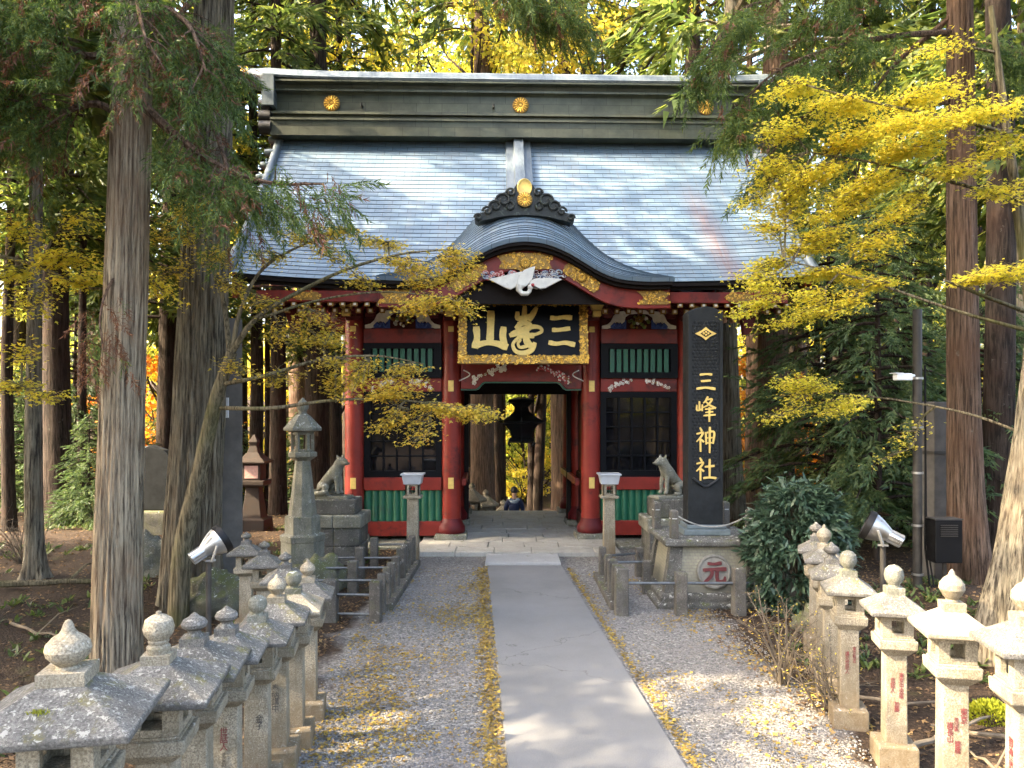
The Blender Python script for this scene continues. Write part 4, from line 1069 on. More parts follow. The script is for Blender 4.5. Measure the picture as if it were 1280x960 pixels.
# ------------------------------------------------------------------ stele with its base
SX, SY = 2.95, 11.9
t = thing('stele_base', 'tapered stone and pale tile base with a round red emblem under the black stele', 'pedestal', (SX, SY, 0))
m = MB(); m.sq([(.86, -.05), (.86, .06), (.8, .08), (.8, .16), (.77, .2)]); m.build('footing', 'dark_stone', t, False, .02)
m = MB(); m.sq([(.68, .2), (.585, .86)]); m.build('tile_body', 'cream_tile', t, False)
for sx in (-1, 1):
    for sy in (-1, 1):
        m = MB(); m.add([(sx*(.52+q*.22)-0, sy*(.52+r*.22), .18) for q, r in ((0, 0), (1, 0), (1, 1), (0, 1))]+[(sx*(.44+q*.18), sy*(.44+r*.18), .87) for q, r in ((0, 0), (1, 0), (1, 1), (0, 1))],
              [(0, 1, 5, 4), (1, 2, 6, 5), (2, 3, 7, 6), (3, 0, 4, 7), (4, 5, 6, 7)]); bm_fix(m.build('corner_stone', 'dark_stone', t, False).data)

m = MB(); m.sq([(.7, .87), (.72, .88), (.72, .95), (.69, .97)]); m.build('top_slab', 'dark_stone', t, False, .015)
tilt = math.atan2(.095, .66)
ME = Matrix.Translation((0, -.655, .5)) @ Matrix.Rotation(-tilt, 4, 'X')
m = MB(); m.lathe([(.25, -.03), (.25, .035), (.235, .05), (.215, .05), (.21, .036)], 40, (0, 0, 0), 0, 0, ME @ Matrix.Rotation(R(90), 4, 'X')); em = m.build('round_emblem', 'emblem_disc', t, bevel=.004)
GEN = [[(.25, .86, .15), (.5, .84, .12), (.78, .88, .17)], [(.04, .58, .17), (.4, .6, .14), (.97, .62, .2)], [(.4, .6, .15), (.34, .32, .15), (.06, .06, .12)], [(.62, .6, .15), (.6, .26, .15), (.66, .08, .16), (.9, .1, .16), (.95, .28, .07)]]
m = MB(); strokes(m, GEN, .33, .33, .02, ME @ Matrix.Translation((0, -.038, 0))); m.build('red_character', 'emblem_red', em, False)
st = thing('stone_stele', 'tall black stone stele with four gold characters and a gold diamond crest', 'stele', (SX, SY, .97))
m = MB(); m.bb(-.35, .35, -.3, .3, 0, .09); m.bb(-.3, .3, -.25, .25, .092, .15); m.build('plinth', 'plinth_stone', st, False, .012)
m = MB(); w = .27
poly = [(-w, .15), (w, .15), (w*.985, 3.4), (w*.5, 3.455), (0, 3.48), (-w*.5, 3.455), (-w*.985, 3.4)]
m.prism(poly, .36); sh = m.build('shaft', 'black_granite', st, False, .012)
m = MB()      # raised border and honeycomb face
for sx in (-1, 1): m.bb(sx*.235-.025, sx*.235+.025, -.2, -.178, .95, 3.36)
m.bb(-.21, .21, -.198, -.178, .78, .82)
g = random.Random(2)
for j in range(44):
    for i in range(7):
        z = 1.0+j*.052
        m.lathe([(.026, 0), (.016, .008)], 6, (-.17+i*.056+(j % 2)*.028-.014, 0, 0), .52, 0, Matrix.Translation((0, -.181, z)) @ Matrix.Rotation(R(90), 4, 'X'))
m.tube([(-.2, -.2, .86), (-.12, -.22, .8), (-.04, -.2, .74), (.04, -.2, .74), (.12, -.22, .8), (.2, -.2, .86)], .022, 6)
m.build('carved_face', 'black_granite', st, ang=30)
HOU = [[(.17, .8, .09), (.17, .42, .1)], [(.03, .64, .08), (.05, .42, .09), (.32, .48, .08)], [(.32, .66, .08), (.31, .4, .08)], [(.6, 1.0, .1), (.5, .84, .09), (.38, .74, .06)], [(.54, .88, .08), (.82, .9, .1), (.62, .66, .09), (.38, .55, .06)],
       [(.5, .8, .07), (.72, .64, .09), (1.0, .52, .12)], [(.48, .47, .08), (.9, .5, .09)], [(.5, .33, .08), (.86, .36, .09)], [(.4, .19, .09), (.98, .23, .1)], [(.69, .54, .1), (.68, .2, .09), (.68, -.06, .08)]]
SHI = [[(.2, 1.0, .08), (.28, .88, .12)], [(.04, .74, .09), (.36, .8, .1), (.22, .58, .09), (.02, .4, .06)], [(.22, .56, .1), (.22, .25, .09), (.22, -.02, .09)], [(.26, .5, .07), (.38, .4, .11)]]
SHIN = SHI+[[(.5, .8, .1), (.52, .3, .09)], [(.5, .78, .08), (.92, .82, .11), (.88, .32, .09)], [(.52, .56, .07), (.88, .58, .08)], [(.52, .34, .08), (.88, .36, .08)], [(.71, 1.02, .11), (.7, .5, .1), (.7, -.08, .07)]]
SHA = SHI+[[(.48, .6, .1), (.92, .64, .12)], [(.7, .94, .11), (.7, .14, .1)], [(.4, .08, .12), (.7, .11, .1), (1.02, .08, .13)]]
SANS = [[(.2, .85, .13), (.55, .88, .11), (.82, .86, .15)], [(.26, .52, .12), (.74, .55, .13)], [(.02, .14, .15), (.5, .19, .12), (1.0, .13, .17)]]
for body, zz, ww, hh in ((SANS, 2.33, .27, .3), (HOU, 1.92, .29, .35), (SHIN, 1.45, .29, .35), (SHA, 1.0, .29, .33)):
    m = MB(); strokes(m, body, ww, hh, .016, Matrix.Translation((.0, -.186, zz))); m.build('gold_character', 'gold_paint', st, False)
m = MB(); z0 = 3.06
m.prism([(-.165, 0), (-.06, .05), (0, .1), (.06, .05), (.165, 0), (.06, -.05), (0, -.1), (-.06, -.05)], .03, 0, Matrix.Translation((0, -.19, z0)))
m.prism([(-.085, 0), (0, .055), (.085, 0), (0, -.055)], .012, 1, Matrix.Translation((0, -.208, z0)))
for a, b in ((-.035, 0), (.035, 0), (0, .022), (0, -.022)): m.ball((a, -.216, z0+b), .018, 8, 0)
m.build('diamond_crest', ['gold_paint', 'black_granite'], st, False)
# posts standing on the slab, with a slack chain between them
for i, (dx, dy, hgt) in enumerate(((-.56, -.56, .42), (.56, -.56, .42), (-.62, .5, .5), (.5, .56, .5))):
    if i == 0:
        pst = thing('slab_post', '', 'post', (SX+dx, SY+dy, .968), 0, 'short stone posts around the stele')
        m = MB(); m.sq([(.06, 0), (.057, .4), (.04, .425)]); m.build('post_body', 'post_stone', pst, False, .012)
        m = MB(); m.tube([(.065*math.cos(a), .065*math.sin(a), .3) for a in [k*.7 for k in range(10)]], .009, 5); m.build('chain_loop', 'chain_metal', pst)
        r = pst
    else: r = dup(pst, (SX+dx, SY+dy, .968), .1*i)
    r['label'] = ('short stone post on the front left corner of the stele slab', 'short stone post on the front right corner of the stele slab', 'short stone post behind the stele on its left', 'short stone post behind the stele on its right')[i]
m = MB()
A, B = Vector((SX-.5, SY-.56, 1.3)), Vector((SX+.5, SY-.56, 1.3)); n = 46
for k in range(n):
    u = k/n; p = A.lerp(B, u)-Vector((0, .02, .62*u*(1-u))); q = A.lerp(B, (k+1.3)/n)-Vector((0, .02, .62*(k+1.3)/n*(1-(k+1.3)/n)))
    m.tube([p, q], .011, 5)
tag(m.build('chain', 'chain_metal'), 'slack grey chain hanging in front of the black stele', 'chain')

# ------------------------------------------------------------------ stone posts with pipe rails
def post_fence(name, label, posts, rails, group=None, curbs=()):
    t = thing(name, label, 'fence', (posts[0][0], posts[0][1], 0)); ox, oy = posts[0][0], posts[0][1]
    g = random.Random(len(posts))
    for (x, y, h, w) in posts:
        m = MB(); m.box((x-ox, y-oy, h/2-.05), (w, w, h+.1), g.uniform(-.06, .06), g.uniform(.9, .97)); m.build('post', 'post_stone', t, False, .018)
    for (a, b, z) in rails:
        m = MB(); m.tube([(a[0]-ox, a[1]-oy, z), (b[0]-ox, b[1]-oy, z)], .021, 8); m.build('rail', 'pipe', t)
    for (x0, x1, y0, y1) in curbs:
        m = MB(); m.bb(x0-ox, x1-ox, y0-oy, y1-oy, -.05, .1); m.build('kerb', 'post_stone', t, False, .015)
    return t
lp = [(-1.84, 10.38, .56, .16), (-1.84, 10.85, .56, .12), (-1.84, 11.3, .56, .12), (-1.84, 11.7, .55, .13), (-1.84, 12.15, .56, .13), (-1.84, 12.75, .6, .15), (-1.84, 13.15, .57, .12), (-1.84, 13.5, .57, .12), (-1.84, 13.85, .57, .12), (-1.85, 14.2, .56, .14),
      (-2.46, 10.42, .56, .2), (-2.5, 12.1, .5, .16), (-2.52, 12.75, .6, .15), (-2.5, 13.95, .57, .14)]
lr = [((-2.46, 10.42), (-1.84, 10.38), .36), ((-2.46, 10.42), (-1.84, 10.38), .1), ((-3.1, 11.3), (-1.84, 11.3), .36), ((-3.1, 12.1), (-1.84, 12.15), .38), ((-3.2, 12.75), (-1.84, 12.75), .42), ((-2.5, 13.95), (-1.84, 13.95), .44),
      ((-1.84, 10.38), (-1.84, 14.2), .36)]
post_fence('post_and_rail_fence', 'low stone posts joined by pipe rails along the gravel, left of the path', lp, lr, None, [(-2.0, -1.7, 10.95, 14.3)])
rp = [(1.53, 10.75, .66, .19), (1.53, 11.2, .62, .16), (1.53, 11.7, .6, .15), (1.53, 12.2, .58, .13), (1.53, 13.0, .56, .13), (2.36, 10.75, .6, .17), (3.17, 10.75, .66, .18), (2.2, 13.3, .5, .14), (2.1, 12.0, .52, .14), (3.9, 10.8, .6, .17)]
rr = [((1.53, 10.75), (2.36, 10.75), .44), ((2.36, 10.75), (3.17, 10.75), .44), ((3.17, 10.75), (3.9, 10.8), .44), ((1.53, 10.75), (1.53, 13.0), .42), ((1.53, 11.95), (2.1, 12.0), .5), ((1.53, 13.0), (2.2, 13.3), .4), ((2.1, 12.0), (2.2, 13.3), .4)]
post_fence('post_and_rail_fence', 'weathered stone posts and pipe rails enclosing the stele, right of the path', rp, rr, None, [(1.4, 1.66, 11.0, 13.2)])

# ------------------------------------------------------------------ notice posts
for i, (x, y, lb) in enumerate(((-1.9, 14.75, 'grey stone post with white-roofed box at the left side of the gate'), (1.86, 14.75, 'grey stone post with white-roofed box at the right side of the gate'))):
    t = thing('notice_post', lb, 'post', (x, y, 0), 0, 'stone posts with white boxes before the gate')
    m = MB(); m.sq([(.115, -.1), (.1, 1.2)]); m.build('post', 'granite', t, False, .008)
    m = MB(); m.sq([(.17, 1.2), (.175, 1.24), (.155, 1.25)]); m.build('platform', 'granite', t, False, .008)
    m = MB()
    for a in range(4):
        T = Matrix.Rotation(a*math.pi/2, 4, 'Z')
        for (x0, x1, z0, z1) in ((-.13, -.06, 1.25, 1.47), (.06, .13, 1.25, 1.47), (-.06, .06, 1.25, 1.29), (-.06, .06, 1.43, 1.47)): m.box(((x0+x1)/2, -.115, (z0+z1)/2), (x1-x0, .03, z1-z0), 0, 1, 0, T)
    fb = m.build('fire_box', 'granite', t, False, .004)
    m = MB()
    for q in (-.02, .02): m.bb(q-.005, q+.005, -.108, -.1, 1.29, 1.43)
    for q in (1.335, 1.385): m.bb(-.06, .06, -.11, -.102, q-.005, q+.005)
    m.build('lattice', 'dark_wood', fb, False)
    m = MB(); m.sq([(.16, 1.47), (.19, 1.64)]); m.sq([(.215, 1.642), (.215, 1.672)]); m.build('white_box', 'notice_white', t, False, .006)

# ------------------------------------------------------------------ spotlights
def spot(loc, lb, yaw, pit, hpole, s):
    t = thing('spotlight', lb, 'spotlight', loc, 0, 'silver spotlights on poles'); H = hpole
    Mx = Matrix.Translation((0, 0, H+.1*s)) @ Matrix.Rotation(yaw, 4, 'Z') @ Matrix.Rotation(-pit, 4, 'Y') @ Matrix.Rotation(R(90), 4, 'Y')   # lamp axis +X
    m = MB(); m.tube([(0, 0, -.2), (0, 0, H-.02)], .022*s*1.2, 10); m.build('pole', 'pole_metal', t)
    m = MB(); m.lathe([(.05*s, -.18*s), (.055*s, -.17*s), (.058*s, -.06*s), (.07*s, -.04*s), (.11*s, .04*s), (.13*s, .1*s), (.132*s, .13*s)], 24, (0, 0, 0), 0, 0, Mx)
    for k in range(10):
        a = k*.628; m.box((.055*s*math.cos(a), .055*s*math.sin(a), -.115*s), (.014*s, .014*s, .12*s), a, 1, 0, Mx)
    m.build('housing', 'steel', t)
    m = MB(); m.lathe([(.134*s, .11*s), (.142*s, .115*s), (.142*s, .17*s), (.125*s, .172*s), (.12*s, .14*s)], 24, (0, 0, 0), 0, 0, Mx); m.build('rim', 'black_plastic', t)
    m = MB()
    M2 = Matrix.Translation((0, 0, H+.1*s)) @ Matrix.Rotation(yaw, 4, 'Z')
    for sd in (-1, 1): m.tube([M2 @ Vector((0, 0, -.12*s)), M2 @ Vector((0, sd*.1*s, -.11*s)), M2 @ Vector((.02*s, sd*.115*s, -.04*s)), M2 @ Vector((.04*s, sd*.12*s, .03*s))], .013*s, 6)
    m.box((0, 0, H-.01*s), (.09*s, .14*s, .016*s), yaw); m.build('bracket', 'steel', t)
spot((-2.21, 5.6, 0), 'silver bell-shaped spotlight on a thin pole among the left lanterns', R(38), R(30), 1.75, .78)
spot((3.86, 8.0, 0), 'silver bell-shaped spotlight on a short pole behind the right lanterns', R(155), R(26), 1.46, 1.12)

# ------------------------------------------------------------------ utility pole, camera, box, grey posts
t = thing('utility_pole', 'thin dark metal utility pole with cables, right of the glossy shrub', 'pole', (5.8, 11.0, 0))
m = MB(); m.tube([(0, 0, -.3), (0, 0, 4.3)], .062, 14); m.build('pole', 'pole_metal', t)
m = MB()
for z in (.5, 1.2, 1.95, 2.6, 3.3): m.lathe([(.08, z), (.08, z+.03)], 14)
m.build('clamp_band', 'steel', t)
m = MB(); m.tube([(.1, -.02, 3.5), (.1, -.03, 2), (.1, -.02, .9), (.14, -.06, .4), (.2, -.12, .2)], .016, 6); m.tube([(.12, .02, 3.2), (.13, 0, 1), (.2, -.1, .25), (.3, -.14, .2), (.34, -.14, .5)], .013, 6); m.build('cable', 'black_plastic', t)
t = thing('security_camera', 'white security camera mounted on the dark utility pole', 'camera', (5.72, 10.93, 3.33))
m = MB(); m.box((-.19, -.05, .0), (.26, .1, .1), .25); m.build('housing', 'white_plastic', t, False, .015)
m = MB(); m.tube([(0, 0, .02), (-.07, -.02, .02)], .02, 8); m.build('bracket', 'white_plastic', t)
m = MB(); m.box((-.29, -.08, .05), (.14, .12, .012), .25); m.build('visor', 'white_plastic', t)
t = thing('equipment_box', 'black metal equipment box with louvres fixed beside the utility pole', 'box', (6.1, 10.85, 1.02))
m = MB(); m.bb(-.19, .19, -.12, .12, -.3, .3); m.build('case', 'black_plastic', t, False, .012)
m = MB(); m.bb(-.2, .2, -.13, .13, .302, .32); m.build('lid', 'pole_metal', t, False, .006)
m = MB()
for z in (.08, .11, .14, .17, .2, .23): m.bb(-.12, .12, -.135, -.122, z-.006, z+.006)
m.build('louvre', 'pole_metal', t)
m = MB(); m.tube([(0, .0, -.29), (0, 0, -1.2)], .03, 8); m.build('conduit', 'pole_metal', t)
t = thing('grey_post', 'square grey weathered post standing behind the reddish cedar trunk at right', 'post', (6.72, 12.2, 0))
m = MB(); m.box((0, 0, 1.45), (.3, .3, 3.1), .2, .96); m.build('post_body', 'grey_wood', t, False, .015)
m = MB(); m.box((0, 0, 2.2), (.33, .33, .05), .2); m.build('band', 'pole_metal', t)
t = thing('grey_post', 'tall square grey timber post right behind the leaning mossy trunk at left', 'post', (-4.3, 11.7, 0))
m = MB(); m.box((0, 0, 2.1), (.34, .34, 4.3), .5, .95); m.build('post_body', 'grey_wood', t, False, .015)
m = MB(); m.box((.02, -.2, 2.9), (.08, .03, .3), 0); m.build('number_tag', 'white_plastic', t)

# memorial slab, shrine-lantern of wood, rocks, lanterns and person beyond
t = thing('memorial_stone', 'dark upright memorial stone on a rough base between the two left cedar trunks', 'memorial', (-8.15, 17.6, tz(-8.15, 17.6)))
m = MB(); m.prism([(-.38, .5), (.38, .5), (.4, 1.75), (.25, 1.88), (-.1, 2.0), (-.36, 1.9)], .28); m.build('slab', 'black_granite', t, False, .03)
m = MB(); m.box((0, 0, .2), (1.2, .9, .62), .1, .85); m.build('base', 'mossy_rock', t, False, .05)
t = thing('wooden_lantern', 'brown wooden roadside lantern in shade left of the tapering stone lantern', 'lantern', (-6.2, 18.5, tz(-6.2, 18.5))); t.scale = (.8, .8, .88)
m = MB(); m.sq([(.45, -.1), (.42, .3), (.3, .34), (.22, .9), (.2, 1.2)]); m.build('base', 'brown_wood', t, False, .02)
m = MB(); m.sq([(.36, 1.2), (.4, 1.25), (.4, 1.36)]); m.build('platform', 'brown_wood', t, False, .015)
m = MB(); m.sq([(.27, 1.36), (.27, 1.82)]); fb = m.build('fire_box', 'brown_wood', t, False, .015)
m = MB(); m.bb(-.2, .2, -.282, -.272, 1.42, 1.76); m.build('paper_panel', 'pink_paint', fb, False)
m = MB(); m.sq([(.44, 1.82), (.45, 1.87), (.3, 1.97), (.16, 2.12), (.1, 2.3), (.14, 2.4), (.02, 2.6)]); m.build('roof', 'brown_wood', t, False, .015)
for i, (px, Y, top, s, lb) in enumerate(((590, 22.5, 604, 1.05, 'pale stone lantern beyond the gateway, close to the left red column'), (607, 23.4, 612, 1.0, 'stone lantern with broad roof beyond the gateway, left of the walking person'), (629, 25.5, 625, 1.15, 'dim stone lantern roof beyond the gateway, directly beside the walking person'))):
    p = at(px, top, Y); H = 1.55*s*1.15
    t = thing('garden_lantern', lb, 'stone lantern', (p.x, p.y, p.z-H), .3*i, 'stone lanterns beyond the gateway'); k = s*1.15; t.scale = (k, k, k)
    m = MB(); m.sq([(.26, -.6), (.24, .2)]); m.lathe([(.12, .2), (.11, .62), (.14, .66)], 12); m.build('post', 'granite', t, False, .015)
    m = MB(); m.lathe([(.15, .66), (.27, .72), (.28, .8), (.2, .82)], 6); m.build('platform', 'granite', t, False, .012)
    m = MB()
    for a in range(4):
        T = Matrix.Rotation(a*math.pi/2, 4, 'Z')
        for (x0, x1, z0, z1) in ((-.2, -.07, .82, 1.1), (.07, .2, .82, 1.1), (-.07, .07, .82, .9), (-.07, .07, 1.04, 1.1)): m.box(((x0+x1)/2, -.17, (z0+z1)/2), (x1-x0, .06, z1-z0), 0, 1, 0, T)
    m.build('fire_box', 'granite', t, False, .006)
    m = MB(); m.lathe([(.22, 1.08), (.37, 1.12), (.38, 1.16), (.25, 1.25), (.12, 1.36), (.07, 1.4)], 6); m.build('roof', 'granite', t, False, .012)
    m = MB(); m.lathe([(.07, 1.39), (.055, 1.42), (.085, 1.46), (.07, 1.51), (.01, 1.56)], 12); m.build('finial', 'granite', t)
# person going down the steps, seen from behind
pz = -1.2
ps = thing('person', 'person in navy jacket with pale hood walking down the steps beyond the gateway', 'person', (.07, 23.4, pz))
V = [(0, 0, .92), (0, 0, 1.1), (0, -.01, 1.3), (0, 0, 1.42), (0, .01, 1.5), (0, .02, 1.58), (0, .035, 1.68), (.17, 0, 1.38), (.25, .02, 1.12), (.23, .1, .9), (.22, .14, .82), (-.17, 0, 1.38), (-.25, .02, 1.12), (-.23, .1, .9), (-.22, .14, .82),
     (.1, 0, .86), (.11, .04, .48), (.11, .0, .09), (.11, .12, .04), (-.1, 0, .86), (-.11, -.02, .48), (-.11, -.08, .1), (-.11, .05, .05)]
E = [(0, 1), (1, 2), (2, 3), (3, 4), (4, 5), (5, 6), (2, 7), (7, 8), (8, 9), (9, 10), (2, 11), (11, 12), (12, 13), (13, 14), (0, 15), (15, 16), (16, 17), (17, 18), (0, 19), (19, 20), (20, 21), (21, 22)]
Rr = [(.16, .12), (.16, .12), (.17, .12), (.09, .08), .06, .085, .085, .075, .055, .042, .04, .075, .055, .042, .04, .09, .062, .045, .04, .09, .062, .045, .04]
skinned('body', V, E, Rr, 'skin', ps)
V2 = [(0, 0, .86), (0, 0, 1.1), (0, -.01, 1.3), (0, 0, 1.42), (.18, 0, 1.37), (.26, .02, 1.12), (.24, .1, .93), (-.18, 0, 1.37), (-.26, .02, 1.12), (-.24, .1, .93)]
skinned('jacket', V2, [(0, 1), (1, 2), (2, 3), (2, 4), (4, 5), (5, 6), (2, 7), (7, 8), (8, 9)], [(.19, .15), (.185, .15), (.2, .155), (.12, .11), .1, .075, .06, .1, .075, .06], 'navy_cloth', ps)
skinned('trousers', [(0, 0, .9), (.1, 0, .84), (.11, .04, .48), (.11, .0, .12), (-.1, 0, .84), (-.11, -.02, .48), (-.11, -.08, .13)], [(0, 1), (1, 2), (2, 3), (0, 4), (4, 5), (5, 6)], [(.17, .13), .105, .078, .065, .105, .078, .065], 'grey_wood', ps)
m = MB(); m.lathe([(.05, 1.6), (.1, 1.62), (.108, 1.69), (.09, 1.76), (.05, 1.8), (.01, 1.81)], 14, (0, .03, 0)); m.build('hair', 'hair', ps)
m = MB(); m.tube([(-.13, -.08, 1.43), (-.08, -.13, 1.38), (0, -.15, 1.34), (.08, -.13, 1.38), (.13, -.08, 1.43)], [.05, .06, .07, .06, .05], 10); m.build('hood', 'grey_cloth', ps)
m = MB(); m.lathe([(.01, 0), (.1, .03), (.12, .2), (.09, .3), (.02, .33)], 12, (0, 0, 0), 0, 0, Matrix.Translation((0, -.17, 1.0)), 1.1, .6); m.build('backpack', 'navy_cloth', ps)
# rocks
def rock(loc, s, lb, seed, cat='rock', mat='mossy_rock'):
    bmx = bmesh.new(); bmesh.ops.create_icosphere(bmx, subdivisions=4, radius=1)
    for v in bmx.verts:
        n = noise.noise(v.co*1.3+Vector((seed, 0, 0)))*.35+abs(noise.noise(v.co*2.4+Vector((seed, 5, 0))))*.4+noise.noise(v.co*7+Vector((seed, 5, 0)))*.08; v.co *= 1+n
        v.co.x *= s[0]; v.co.y *= s[1]; v.co.z *= s[2]
    me = bpy.data.meshes.new('rock'); bmx.to_mesh(me); bmx.free(); me.materials.append(MATS[mat]); me.polygons.foreach_set('use_smooth', [True]*len(me.polygons))
    o = bpy.data.objects.new('rock', me); col.objects.link(o); o.location = loc; tag(o, lb, cat); return o
rock((-4.15, 10.7, .25), (.4, .32, .34), 'dark mossy boulder at the foot of the leaning mossy trunk', 1)
rock((-3.05, 12.3, .15), (.34, .3, .36), 'rough mossy boulder between sunlit lantern and tapering lantern base', 5)
rock((-5.9, 12.6, .3), (.35, .3, .5), 'upright pale rock with sunlit top between the two left trunks', 9, mat='granite_weathered')
rock((4.05, 9.9, .1), (.35, .3, .25), 'low mossy stone beneath the glossy shrub at right', 12)
# ------------------------------------------------------------------ vegetation
nr = np.random.default_rng(12)
def unit(v): return v/(np.linalg.norm(v, axis=-1, keepdims=True)+1e-9)
def scatter(proto, pos, dirs, scale, roll=None, up=None):
    pos = np.asarray(pos, float); x = unit(np.asarray(dirs, float)); S = len(pos)
    z = np.tile(np.array([0, 0, 1.0]), (S, 1)) if up is None else np.asarray(up, float)
    z = z-x*(z*x).sum(1, keepdims=True); bad = np.linalg.norm(z, axis=1) < .05; z[bad] = np.array([0, 1.0, 0]); z = unit(z)
    y = np.cross(z, x)
    if roll is not None:
        c, s = np.cos(roll)[:, None], np.sin(roll)[:, None]; y, z = y*c+z*s, z*c-y*s
    sc_ = np.broadcast_to(np.asarray(scale, float), (S,))
    p = proto[None]*sc_[:, None, None, None]
    out = pos[:, None, None, :]+p[..., 0:1]*x[:, None, None, :]+p[..., 1:2]*y[:, None, None, :]+p[..., 2:3]*z[:, None, None, :]
    return out.reshape(-1, proto.shape[1], 3)
def blade(b, d, w, ln, up=np.array([0, 0, 1.0])):
    d = unit(d); s = np.cross(d, up); s = unit(s) if np.linalg.norm(s) > .05 else np.array([0, 1.0, 0])
    return np.stack([b-s*w/2, b+s*w/2, b+d*ln])
def needle_proto(seed, nb=9, nn=11):
    g = np.random.default_rng(seed); T = []
    for k in range(nb+1):
        u = k/nb; side = 1 if k % 2 else -1
        b = np.array([u*.95, 0, -.22*u*u]); L_ = .42*(1-.55*u)+.05
        d = unit(np.array([.75+.2*u, side*(.75-.6*u) if k < nb else 0, -.25-.25*g.random()]))
        for j in range(nn):
            t = (j+.5)/nn; p = b+d*L_*t+np.array([0, 0, -.16*L_*t*t]); r = unit(g.normal(size=3)); r = unit(r-d*r.dot(d))
            T.append(blade(p, d*.75+r*.62+np.array([0, 0, -.12]), .027, .15*g.uniform(.75, 1.2), g.normal(size=3)))
    return np.array(T)
def far_proto(seed, n=20, w=.085, ln=.33):
    g = np.random.default_rng(seed); T = []
    for k in range(n):
        u = g.random(); side = g.choice((-1, 1)); b = np.array([u*.9, side*.05*g.random(), -.15*u*u+g.normal(0, .02)])
        d = np.array([.8, side*g.uniform(.1, .95)*(1-.5*u), g.normal(-.28, .22)])
        T.append(blade(b, d, w*g.uniform(.7, 1.3), ln*g.uniform(.6, 1.25), g.normal(size=3)*.7+np.array([0, 0, 1.0])))
    return np.array(T)
NEED = [needle_proto(s) for s in range(4)]
FARP = [far_proto(s) for s in range(4)]
FARB = [far_proto(s+10, 12, .13, .4) for s in range(3)]
HINO = [far_proto(s+30, 34, .05, .2) for s in range(3)]
MLEAF = np.array([[(0, 0, 0), (.52, .38, -.05), (.17, .42, .02), (0, 1, -.08), (-.17, .42, .02), (-.52, .38, -.05)]])
OLEAF = np.array([[(0, 0, 0), (.34, .45, .04), (0, 1, -.05), (-.34, .45, .04)]])
LLEAF = np.array([[(0, 0, 0), (.3, .12, .02), (.7, .11, -.03), (1, 0, -.1), (.7, -.11, -.03), (.3, -.12, .02)]])

def trunk_mesh(pts, rad, mat, parent, name='trunk', na=28, nz=40, amp=.05, flare=.0, fh=.8, fr=5.0, seed=0, lobes=5):
    """tapered trunk with real furrows; pts in the tree's own space"""
    P = np.array(spline(pts, max(3, nz//max(1, len(pts)-1)))); n = len(P)
    rr = np.interp(np.linspace(0, 1, n), np.linspace(0, 1, len(rad)), rad)
    vs = []; fs = []
    for j in range(n):
        z = P[j][2]
        for i in range(na):
            a = 2*math.pi*i/na; ca, sa = math.cos(a), math.sin(a)
            f = noise.noise((ca*fr+seed, sa*fr, z*.32)); f2 = noise.noise((ca*fr*2.6+seed, sa*fr*2.6, z*.8+7))
            r = rr[j]*(1-amp*max(0, .25-abs(f))*4+amp*.5*f2)
            if flare:
                e = math.exp(-max(0, z)/fh); r *= 1+flare*e*(.55+.45*math.cos(lobes*a+seed+1.5*math.sin(a*2)))
            vs.append((P[j][0]+ca*r, P[j][1]+sa*r, z))
    for j in range(n-1):
        for i in range(na): k = (i+1) % na; fs.append((j*na+i, j*na+k, (j+1)*na+k, (j+1)*na+i))
    fs.append(tuple((n-1)*na+i for i in range(na)))
    me = bpy.data.meshes.new(name); me.from_pydata(vs, [], fs); me.materials.append(MATS[mat]); me.polygons.foreach_set('use_smooth', [True]*len(fs)); me.update()
    o = bpy.data.objects.new(name, me); col.objects.link(o); o.parent = parent; return o

def cedar_crown(H, zb, Rm, nb, seed, protos, per=7, ss=1.1, droop_=.35, lean=(0, 0), conic=.9):
    g = np.random.default_rng(seed); mb = MB(); pos = []; dr = []; sl = []
    for k in range(nb):
        u = (k+g.random())/nb; z = zb+(H-zb)*u; Lb = Rm*(1-u)**conic*(.55+.45*min(1, u*6+.25))*g.uniform(.65, 1.15)+.35
        a = k*2.4+g.normal(0, .35); d = np.array([math.cos(a), math.sin(a), 0]); c0 = np.array([lean[0]*u, lean[1]*u, z])
        rise = g.uniform(.05, .35)*Lb; pts = []
        for t in np.linspace(0, 1, 5): pts.append(c0+d*Lb*t+np.array([0, 0, rise*t-droop_*Lb*t*t*1.3]))
        mb.tube(pts, [.035*Lb**.5*(1-.8*t)+.008 for t in np.linspace(0, 1, 5)], 4, 0, False)
        for q in range(max(2, int(per*(.4+Lb/Rm)))):
            t = g.uniform(.22, 1.0); i = min(3, int(t*4)); p = pts[i]+(pts[i+1]-pts[i])*(t*4-i)
            sd = np.array([-d[1], d[0], 0])*g.choice((-1, 1)); 
            dd = unit(d*g.uniform(.5, 1)+sd*g.uniform(.1, 1.1)*(1.2-t)+np.array([0, 0, g.normal(-.18, .25)]))
            pos.append(p+g.normal(0, .08, 3)); dr.append(dd); sl.append(ss*g.uniform(.7, 1.3)*(.6+.5*(1-u)))
    pos = np.array(pos); dr = np.array(dr); sl = np.array(sl); out = []
    pick = g.integers(0, len(protos), len(pos))
    for k, pr in enumerate(protos):
        s = pick == k
        if s.any(): out.append(scatter(pr, pos[s], dr[s], sl[s], g.normal(0, .35, s.sum())))
    return np.concatenate(out), mb
